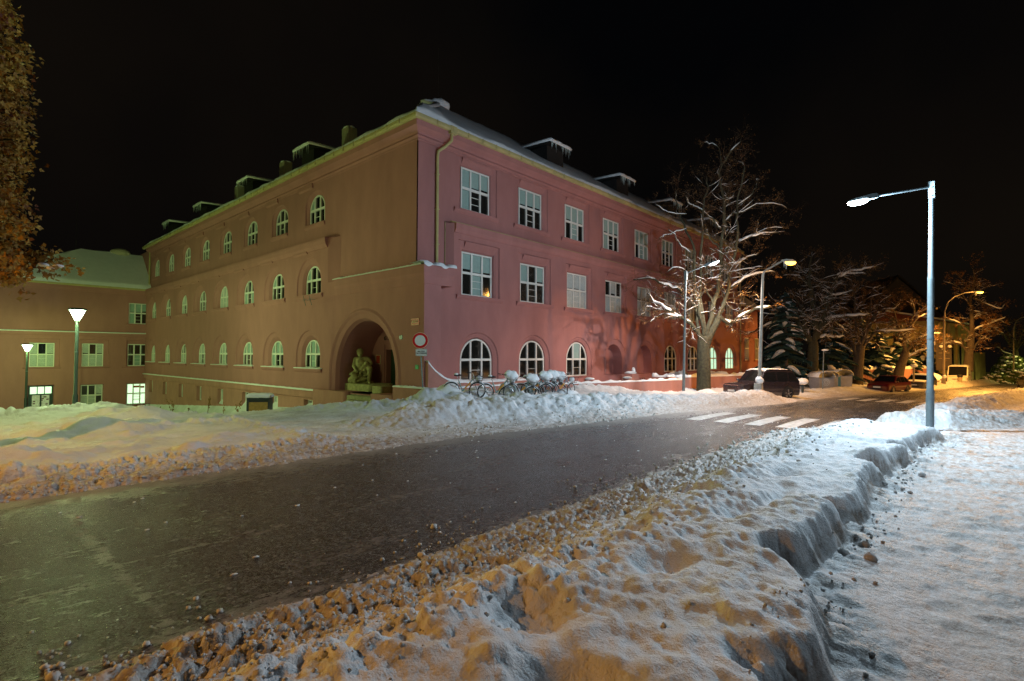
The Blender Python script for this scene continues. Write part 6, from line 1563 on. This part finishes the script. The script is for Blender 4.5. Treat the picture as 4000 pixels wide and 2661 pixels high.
bare_tree('linden_tree', 'big old bare tree with snow-laden limbs between the two nearer far-side lamps', b1_,
    [(Z([(496, 1500), (497, 1440), (497, 1330), (495, 1240), (498, 1160)]), .46, .36), (Z([(498, 1250), (520, 1180), (555, 1110), (590, 1050)]), .30, .16)],
    [(Z(a), r0, r1) for a, r0, r1 in [
        ([(485, 1170), (450, 1120), (385, 1070), (320, 1020), (270, 1015), (215, 970), (150, 935)], .19, .05),
        ([(385, 1062), (300, 1035), (240, 1048), (175, 1085)], .08, .03), ([(270, 1010), (200, 1000), (160, 990)], .05, .02),
        ([(470, 1150), (450, 1000), (400, 930), (340, 890), (240, 870), (190, 840), (115, 840)], .14, .04),
        ([(500, 1170), (470, 1030), (440, 850), (430, 700), (400, 520), (380, 400), (350, 340)], .17, .03),
        ([(505, 1160), (485, 950), (480, 700), (490, 480), (510, 330), (515, 260)], .15, .03),
        ([(510, 1170), (555, 1000), (600, 800), (600, 600), (610, 400), (600, 230), (640, 140), (700, 70)], .20, .03),
        ([(600, 230), (590, 120), (540, 75), (500, 80)], .04, .015),
        ([(530, 1160), (620, 960), (650, 800), (670, 600), (690, 430), (720, 220), (730, 150)], .16, .03),
        ([(560, 1100), (600, 1000), (650, 900), (710, 840), (800, 810), (880, 800)], .13, .04),
        ([(590, 1050), (640, 1085), (700, 1055), (770, 1010), (822, 1000)], .16, .10),
        ([(620, 860), (650, 770), (700, 745), (760, 710), (820, 690)], .10, .04),
        ([(600, 720), (640, 660), (720, 620), (800, 595), (900, 588)], .10, .05),
        ([(615, 560), (640, 490), (700, 470), (780, 435), (900, 430), (1000, 430)], .07, .02),
        ([(690, 430), (760, 370), (800, 300), (830, 260)], .05, .02), ([(600, 700), (560, 640), (520, 590), (480, 580)], .08, .04),
        ([(595, 560), (540, 510), (480, 450), (430, 420), (390, 385)], .07, .03), ([(430, 850), (400, 800), (340, 780), (290, 800)], .07, .03),
        ([(405, 560), (340, 580), (280, 600), (250, 620)], .05, .02), ([(430, 700), (370, 640), (330, 600), (300, 560)], .05, .02), ([(395, 480), (330, 470), (280, 450), (240, 410)], .04, .02),
        ([(560, 1000), (520, 900), (490, 860)], .08, .04), ([(690, 640), (760, 600), (850, 560), (930, 560)], .05, .02)]],
    5, lk=.76, snow=1.35, dens=1.1, leaves=.4, maxlen=2.4, tsize=.9)
d2 = 44.7; Z = lambda pts: LP(z8, d2, pts)
bare_tree('linden_tree', 'second snowy street tree, gold-lit limbs spreading beside the recycling containers', P(*z8(1060, 1400), d2),
    [(Z([(1055, 1410), (1060, 1340), (1062, 1200), (1068, 1050), (1066, 970)]), .52, .36)],
    [(Z(a), r0, r1) for a, r0, r1 in [
        ([(1066, 990), (1085, 880), (1078, 700), (1072, 500), (1078, 350), (1095, 200)], .24, .05), ([(1045, 990), (1000, 880), (940, 800), (860, 770), (740, 790), (620, 860), (480, 915)], .20, .04),
        ([(1045, 960), (1000, 820), (960, 720), (860, 700), (760, 740), (640, 720)], .14, .03), ([(1075, 970), (1130, 880), (1190, 800), (1260, 765), (1400, 745), (1540, 738)], .22, .05),
        ([(1080, 960), (1160, 930), (1250, 940), (1355, 930)], .13, .05), ([(1080, 900), (1160, 720), (1200, 600), (1255, 430), (1370, 370), (1500, 390)], .16, .04), ([(1255, 430), (1400, 360), (1540, 330), (1680, 305)], .08, .03),
        ([(1040, 980), (960, 940), (910, 945)], .09, .04), ([(1078, 560), (1020, 480), (940, 400), (830, 385)], .08, .03), ([(1000, 760), (880, 560), (800, 640)], .07, .02), ([(1090, 860), (1180, 600), (1300, 560), (1380, 530)], .08, .03),
        ([(940, 900), (930, 1000), (935, 1080)], .04, .02), ([(1066, 960), (1000, 900), (900, 850), (880, 900)], .08, .03)]],
    9, dens=1.1, leaves=.9, snow=1.5, maxlen=3.2, tsize=1.1)
d3 = 50; Z = lambda pts: LP(z8, d3, pts)
bare_tree('linden_tree', 'third street tree, dark trunk with a bluish snow streak right behind the containers', P(*z8(1455, 1370), d3),
    [(Z([(1450, 1375), (1452, 1250), (1465, 1120), (1478, 1010)]), .55, .40)],
    [(Z(a), r0, r1) for a, r0, r1 in [
        ([(1450, 1150), (1425, 1020), (1400, 930), (1300, 860), (1180, 800)], .22, .05), ([(1478, 1020), (1530, 900), (1600, 760), (1700, 700), (1825, 680)], .20, .04), ([(1485, 1040), (1560, 960), (1640, 890), (1780, 880), (1930, 868)], .16, .04),
        ([(1470, 1000), (1450, 800), (1430, 600), (1390, 430)], .17, .04), ([(1500, 950), (1560, 700), (1600, 520), (1700, 480)], .12, .03), ([(1440, 800), (1350, 700), (1260, 660)], .08, .03), ([(1560, 840), (1640, 640), (1760, 560)], .08, .03), ([(1450, 700), (1520, 600), (1640, 560)], .07, .02)]],
    13, bark='barkdark', dens=1.1, snow=1.4, leaves=1.0, maxlen=3.4, tsize=1.2)
d4 = 57; Z = lambda pts: LP(z8, d4, pts)
bare_tree('linden_tree', 'fourth street tree, black leaning trunk between the red car and the grey car', P(*z8(1815, 1290), d4),
    [(Z([(1805, 1310), (1820, 1230), (1848, 1150), (1878, 1060)]), .55, .36)],
    [(Z(a), r0, r1) for a, r0, r1 in [
        ([(1870, 1080), (1830, 950), (1790, 820), (1700, 740)], .16, .04), ([(1880, 1060), (1960, 970), (2060, 920), (2200, 900)], .18, .05), ([(1880, 1050), (1900, 880), (1950, 700), (1930, 560)], .16, .04),
        ([(1850, 1140), (1950, 1080), (2060, 1010), (2160, 980)], .14, .04), ([(1900, 850), (2000, 760), (2120, 720)], .09, .03), ([(1830, 900), (1780, 700), (1840, 560)], .08, .03)]],
    17, bark='barkdark', dens=1.1, snow=1.4, leaves=1.1, maxlen=3.8, tsize=1.3)
d5 = 68; Z = lambda pts: LP(z7, d5, pts)
bare_tree('linden_tree', 'reddish-lit street tree behind the white van under the farther orange lamp', P(*z7(1532, 1075), d5),
    [(Z([(1528, 1080), (1535, 1000), (1545, 900), (1558, 780)]), .60, .34)],
    [(Z(a), r0, r1) for a, r0, r1 in [
        ([(1558, 790), (1566, 650), (1572, 520), (1560, 400), (1545, 300)], .26, .05), ([(1540, 960), (1490, 890), (1420, 860), (1365, 880), (1325, 935)], .18, .05), ([(1560, 790), (1620, 745), (1720, 715), (1840, 660)], .15, .04),
        ([(1550, 930), (1610, 870), (1642, 800), (1600, 745)], .14, .05), ([(1555, 800), (1500, 740), (1430, 700), (1375, 680)], .13, .04), ([(1572, 620), (1640, 640), (1720, 740), (1815, 745)], .10, .03),
        ([(1566, 600), (1490, 500), (1420, 430), (1350, 390)], .10, .03), ([(1570, 520), (1650, 560), (1740, 600), (1815, 560)], .08, .03), ([(1560, 450), (1500, 380), (1440, 320)], .06, .02)]],
    21, bark='barkdark', dens=1.1, snow=1.4, leaves=.9, maxlen=3.6, tsize=1.4)
d6 = 92; Z = lambda pts: LP(z7, d6, pts)
bare_tree('linden_tree', 'greenish-lit bare tree behind the slender mast at the right edge', P(*z7(1900, 1060), d6),
    [(Z([(1895, 1060), (1900, 980), (1895, 900)]), .5, .3)],
    [(Z(a), r0, r1) for a, r0, r1 in [
        ([(1895, 920), (1850, 850), (1780, 790), (1700, 740)], .2, .05), ([(1895, 910), (1900, 780), (1870, 680)], .2, .05), ([(1895, 930), (1960, 840), (2040, 780)], .2, .05), ([(1890, 960), (1820, 930), (1740, 870)], .13, .04), ([(1900, 900), (1950, 740), (1960, 660)], .15, .04), ([(1890, 900), (1820, 760), (1790, 700)], .12, .04)]],
    23, bark='bark', dens=1.0, leaves=1.0, maxlen=4.0, tsize=1.6)

# spruces with snow on the boughs
def spruce(label, base, Ht, rad, seed, snow=1.0):
    t = thing('spruce_tree', label, 'tree', base, 'snowy spruces behind the street trees'); rr = random.Random(seed); B_ = Vector(base)
    tk = MB(); tk.tube([B_, B_+Vector((0, 0, Ht*.96))], [.22, .03], 8); to = tk.build('trunk', 'barkdark', t)
    nd = MB(); sn = MB(); n = int(Ht*8)
    for k in range(n):
        f_ = (k+rr.random())/n; z = Ht*(.06+.92*f_); L = rad*(1-f_)**.8*rr.uniform(.75, 1.1)+.15; a = rr.uniform(0, 6.28); d = Vector((math.cos(a), math.sin(a), 0)); s_ = Vector((-d.y, d.x, 0)); pts = []; m_ = 6
        for j in range(m_+1):
            u = j/m_; pts.append(B_+Vector((0, 0, z+L*(.10*u-.42*u*u)))+d*(L*u))
        w_ = L*.34
        for j in range(m_):
            for sg in (-1, 1):
                for q_ in range(4):
                    u = (j+q_/4)/m_; p = pts[j].lerp(pts[j+1], q_/4); ww = w_*math.sin(math.pi*min(1, .15+u*.85))*rr.uniform(.7, 1.1)+.04
                    e = p+s_*sg*ww+d*ww*.6+Vector((0, 0, -ww*.45)); h_ = Vector((0, 0, -.09-.05*rr.random())); nd.add([p, p+d*.14, e, e+h_, p+h_*.6], [(0, 1, 2), (0, 2, 3, 4)])
        if rr.random() < .55*snow:
            vs = []; j0 = 2
            for j in range(j0, m_+1):
                u = j/m_; ww = w_*.42*math.sin(math.pi*min(1, .15+u*.8))+.03; e = rr.uniform(.02, .07)*(1.1-u*.4)
                vs += [pts[j]+s_*ww+Vector((0, 0, -ww*.35)), pts[j]+s_*ww*.5+Vector((0, 0, e)), pts[j]+Vector((0, 0, e*1.3)), pts[j]-s_*ww*.5+Vector((0, 0, e)), pts[j]-s_*ww+Vector((0, 0, -ww*.35))]
            mm = m_-j0
            sn.add(vs, [(5*j+i, 5*j+5+i, 5*j+6+i, 5*j+1+i) for j in range(mm) for i in range(4)]+[tuple(5*mm+i for i in range(5))])
    nd.build('needles', 'needle', to); sn.build('snow', 'snow', to, smooth=True); return t
for k, (px, gy_, dep, Ht, rad, lb) in enumerate(((1810, 905, 43, 8.5, 3.1, 'dark spruce with teal-lit snowy boughs just right of the black car'), (1905, 905, 49, 9.5, 3.0, 'tall dark spruce behind the recycling containers'),
        (1958, 900, 53, 7.5, 2.6, 'spruce with brown-lit snow between the second and third street trees'), (2020, 900, 60, 7.0, 3.2, 'spruce with golden snow clumps behind the red car'), (2085, 895, 66, 5.5, 3.0, 'lowest spruce behind the grey car'), (1985, 898, 62, 9.0, 3.6, 'dark spruce between the containers and the red car, half hidden by the third street tree'), (2060, 895, 72, 9.5, 4.0, 'tall dark spruce behind the fourth street tree'), (2125, 893, 76, 7.5, 3.4, 'dark spruce just left of the nearest lamp pole'))):
    b = P(px, gy_, dep); spruce(lb, (b.x, b.y, float(zs(b.x))-.2), Ht, rad, 60+k)
# snowy evergreen bushes on the right
for k, (px, gy_, dep, r1, Ht, lb) in enumerate(((2325, 880, 88, 3.6, 4.3, 'yellow-green snowy evergreen bush at the right edge'), (2290, 888, 80, 2.6, 1.6, 'low yellowish snow-covered shrub left of the evergreen bush'), (2352, 886, 80, 2.4, 2.0, 'small snow-covered shrub at the foot of the slender mast'))):
    b = P(px, gy_, dep); t = thing('evergreen_bush', lb, 'bush', (b.x, b.y, b.z)); rr = random.Random(k); nd = MB(); sn = MB()
    for i in range(260 if k == 0 else 90):
        u = rr.random(); a = rr.uniform(0, 6.28); rad = r1*math.sqrt(rr.random())*(1-u*.7); c = Vector((b.x+rad*math.cos(a), b.y+rad*math.sin(a), b.z+Ht*u*(1-.3*(rad/r1)**2)))
        for j in range(7):
            d = Vector((rr.gauss(0, 1), rr.gauss(0, 1), rr.gauss(-.2, .5))).normalized(); s_ = d.orthogonal().normalized(); nd.add([c, c+d*.45+s_*.16, c+d*.75, c+d*.45-s_*.16], [(0, 1, 2, 3)])
        if rr.random() < .55: sn.blob(tuple(c+Vector((0, 0, .12))), (.42, .36, .13), i, 8, amp=.2)
    nd.build('foliage', 'evergreen', t); sn.build('snow', 'snow', t, smooth=True)

# autumn tree at the left edge, still in leaf
M['autumn'].node_tree.nodes['Principled BSDF'].inputs['Transmission Weight'].default_value = 0
def autumn_tree():
    dep = 10.6; b = P(-170, 1000, dep); rr = random.Random(31)
    zb = Hz(b.x, b.y)-.1; t = thing('autumn_tree', 'tree in orange and yellow autumn leaf rising along the left edge', 'tree', (b.x, b.y, zb))
    tk = MB(); top = P(-120, -250, dep); tk.tube([Vector((b.x, b.y, zb)), P(-160, 600, dep), P(-130, 200, dep), top], [.26, .22, .16, .05], 12)
    lb = MB(); lf = MB(); sn = MB()
    tips = []
    def br(a, c, r0):
        n = 6; pts = [a.lerp(c, k/n)+Vector((rr.gauss(0, .05), rr.gauss(0, .05), rr.gauss(0, .05)+.25*math.sin(math.pi*k/n))) for k in range(n+1)]; lb.tube(pts, [r0*(1-.8*k/n) for k in range(n+1)], 6); tips.append(pts)
    edge = [(-300, 38), (0, 24), (80, 50), (150, 60), (240, 76), (300, 62), (360, 76), (400, 60), (470, 58), (520, 82), (545, 62), (575, 60)]
    def ex(y): return float(np.interp(y, [e[0] for e in edge], [e[1] for e in edge]))
    for k in range(26):
        y = -260+860*k/25; y2 = y-30+rr.uniform(-20, 20); br(P(-140, y+60, dep), P(ex(y2)-12+rr.uniform(-10, 2), y2, dep+rr.uniform(-.8, .8)), .05)
        for _ in range(2): br(P(-140, y+60, dep), P(-150+rr.uniform(-220, 120), y2+rr.uniform(-40, 40), dep+rr.choice((-1, 1))*rr.uniform(.8, 2.2)), .045)
    br(P(-120, 620, dep), P(60, 625, dep), .06); br(P(0, 622, dep), P(146, 628, dep+.1), .03); br(P(-130, 640, dep), P(40, 650, dep-.4), .05); br(P(20, 624, dep), P(120, 612, dep+.3), .02)
    def cl(c, n, sp):
        for _ in range(n):
            p = c+Vector((rr.gauss(0, sp), rr.gauss(0, sp), rr.gauss(-.03, sp*.8))); s_ = rr.uniform(.065, .115)
            a = Vector((rr.gauss(0, 1), rr.gauss(0, 1), rr.gauss(-.5, .7))).normalized(); o_ = a.orthogonal().normalized(); o_ = (o_*math.cos(1)+a.cross(o_)*math.sin(rr.uniform(0, 6))).normalized(); nn = a.cross(o_)
            lf.add([p, p+a*s_*.35+o_*s_*.50, p+a*s_*.6+o_*s_*.22+nn*s_*.1, p+a*s_*1.15, p+a*s_*.6-o_*s_*.22+nn*s_*.1, p+a*s_*.35-o_*s_*.50], [(0, 1, 2, 3, 4, 5)])
    for pts in tips:
        for k in range(1, 7):
            for _ in range(3): cl(pts[k].lerp(pts[k-1], rr.random())+Vector((rr.gauss(0, .12), rr.gauss(0, .12), rr.gauss(0, .12))), 12, .085)
    for _ in range(520):
        y = rr.uniform(-280, 650); x = rr.uniform(-60, ex(y)-14) if y < 575 else rr.uniform(-60, 45); cl(P(x, y, dep+rr.gauss(0, .6)), 14, .10)
    to = tk.build('trunk', 'bark', t, smooth=True); lb.build('branches', 'bark', to); lf.build('leaves', 'autumn', to)
    for x, y in ((135, 617), (118, 622), (100, 614)): sn.blob(tuple(P(x, y, dep)+Vector((0, 0, .04))), (.09, .09, .035), int(x), 10)
    sn.build('snow', 'snow', to, smooth=True)
autumn_tree()

# ------------------------------------------------------------------ buildings beyond the trees
t = thing('far_house', 'yellow-green lit house front with buttress strips beyond the van', 'building', (92, -19, -2))
A0 = P(2154, 880, 78); A1 = P(2232, 876, 92); dirw = (A1-A0); dirw.z = 0; Lw = dirw.length; dirw.normalize(); nw = Vector((-dirw.y, dirw.x, 0))
def TF(u, v, z): return tuple(Vector((A0.x, A0.y, -3))+dirw*u+nw*v+Vector((0, 0, z)))
mb = MB(); mb.box((0, 0, 0), (Lw, 12, 10.6), T=TF); mb.build('wall', 'facadeyellow', t)
mb = MB(); mb.box((Lw, 1.0, 0), (Lw+20, 9, 6.0), T=TF); mb.build('low_wing', 'facadeyellow', t)
for k in range(int((Lw-3)/5.2)):
    mb = MB(); mb.box((2+k*5.2, -.35, 0), (2.8+k*5.2, 0, 10.4), T=TF); mb.build('buttress', 'facadeyellow', t)
    mb = MB(); mb.box((4.1+k*5.2, -.06, 3.0), (5.7+k*5.2, .02, 8.2), T=TF); wo_ = mb.build('window', 'wood', t); mb = MB(); mb.box((4.25+k*5.2, -.09, 3.15), (4.85+k*5.2, -.05, 8.05), T=TF); mb.box((4.95+k*5.2, -.09, 3.15), (5.55+k*5.2, -.05, 8.05), T=TF); mb.build('pane', 'glass', wo_)
mb = MB(); mb.prism([(-.5, 10.55), (12.5, 10.55), (6, 12.2)], lambda a, z, u: TF(u, a, z), -.5, Lw+.5); ro = mb.build('roof', 'tile', t)
mb = MB(); mb.prism([(-.6, 10.65), (-.55, 10.9), (6, 12.5), (6, 12.25)], lambda a, z, u: TF(u, a, z), -.6, Lw+.6); mb.build('snow', 'snow', ro)
t = thing('dark_hall', 'dim large hall with a steep snowy roof behind the third and fourth street trees', 'building', (75, 0, -2))
c = P(2085, 880, 92); e1 = P(2200, 880, 91)
dirw2 = (e1-c); dirw2.z = 0; dirw2.normalize(); nw2 = Vector((-dirw2.y, dirw2.x, 0))
def TG(u, v, z): return tuple(Vector((c.x, c.y, -3))+dirw2*u+nw2*v+Vector((0, 0, z)))
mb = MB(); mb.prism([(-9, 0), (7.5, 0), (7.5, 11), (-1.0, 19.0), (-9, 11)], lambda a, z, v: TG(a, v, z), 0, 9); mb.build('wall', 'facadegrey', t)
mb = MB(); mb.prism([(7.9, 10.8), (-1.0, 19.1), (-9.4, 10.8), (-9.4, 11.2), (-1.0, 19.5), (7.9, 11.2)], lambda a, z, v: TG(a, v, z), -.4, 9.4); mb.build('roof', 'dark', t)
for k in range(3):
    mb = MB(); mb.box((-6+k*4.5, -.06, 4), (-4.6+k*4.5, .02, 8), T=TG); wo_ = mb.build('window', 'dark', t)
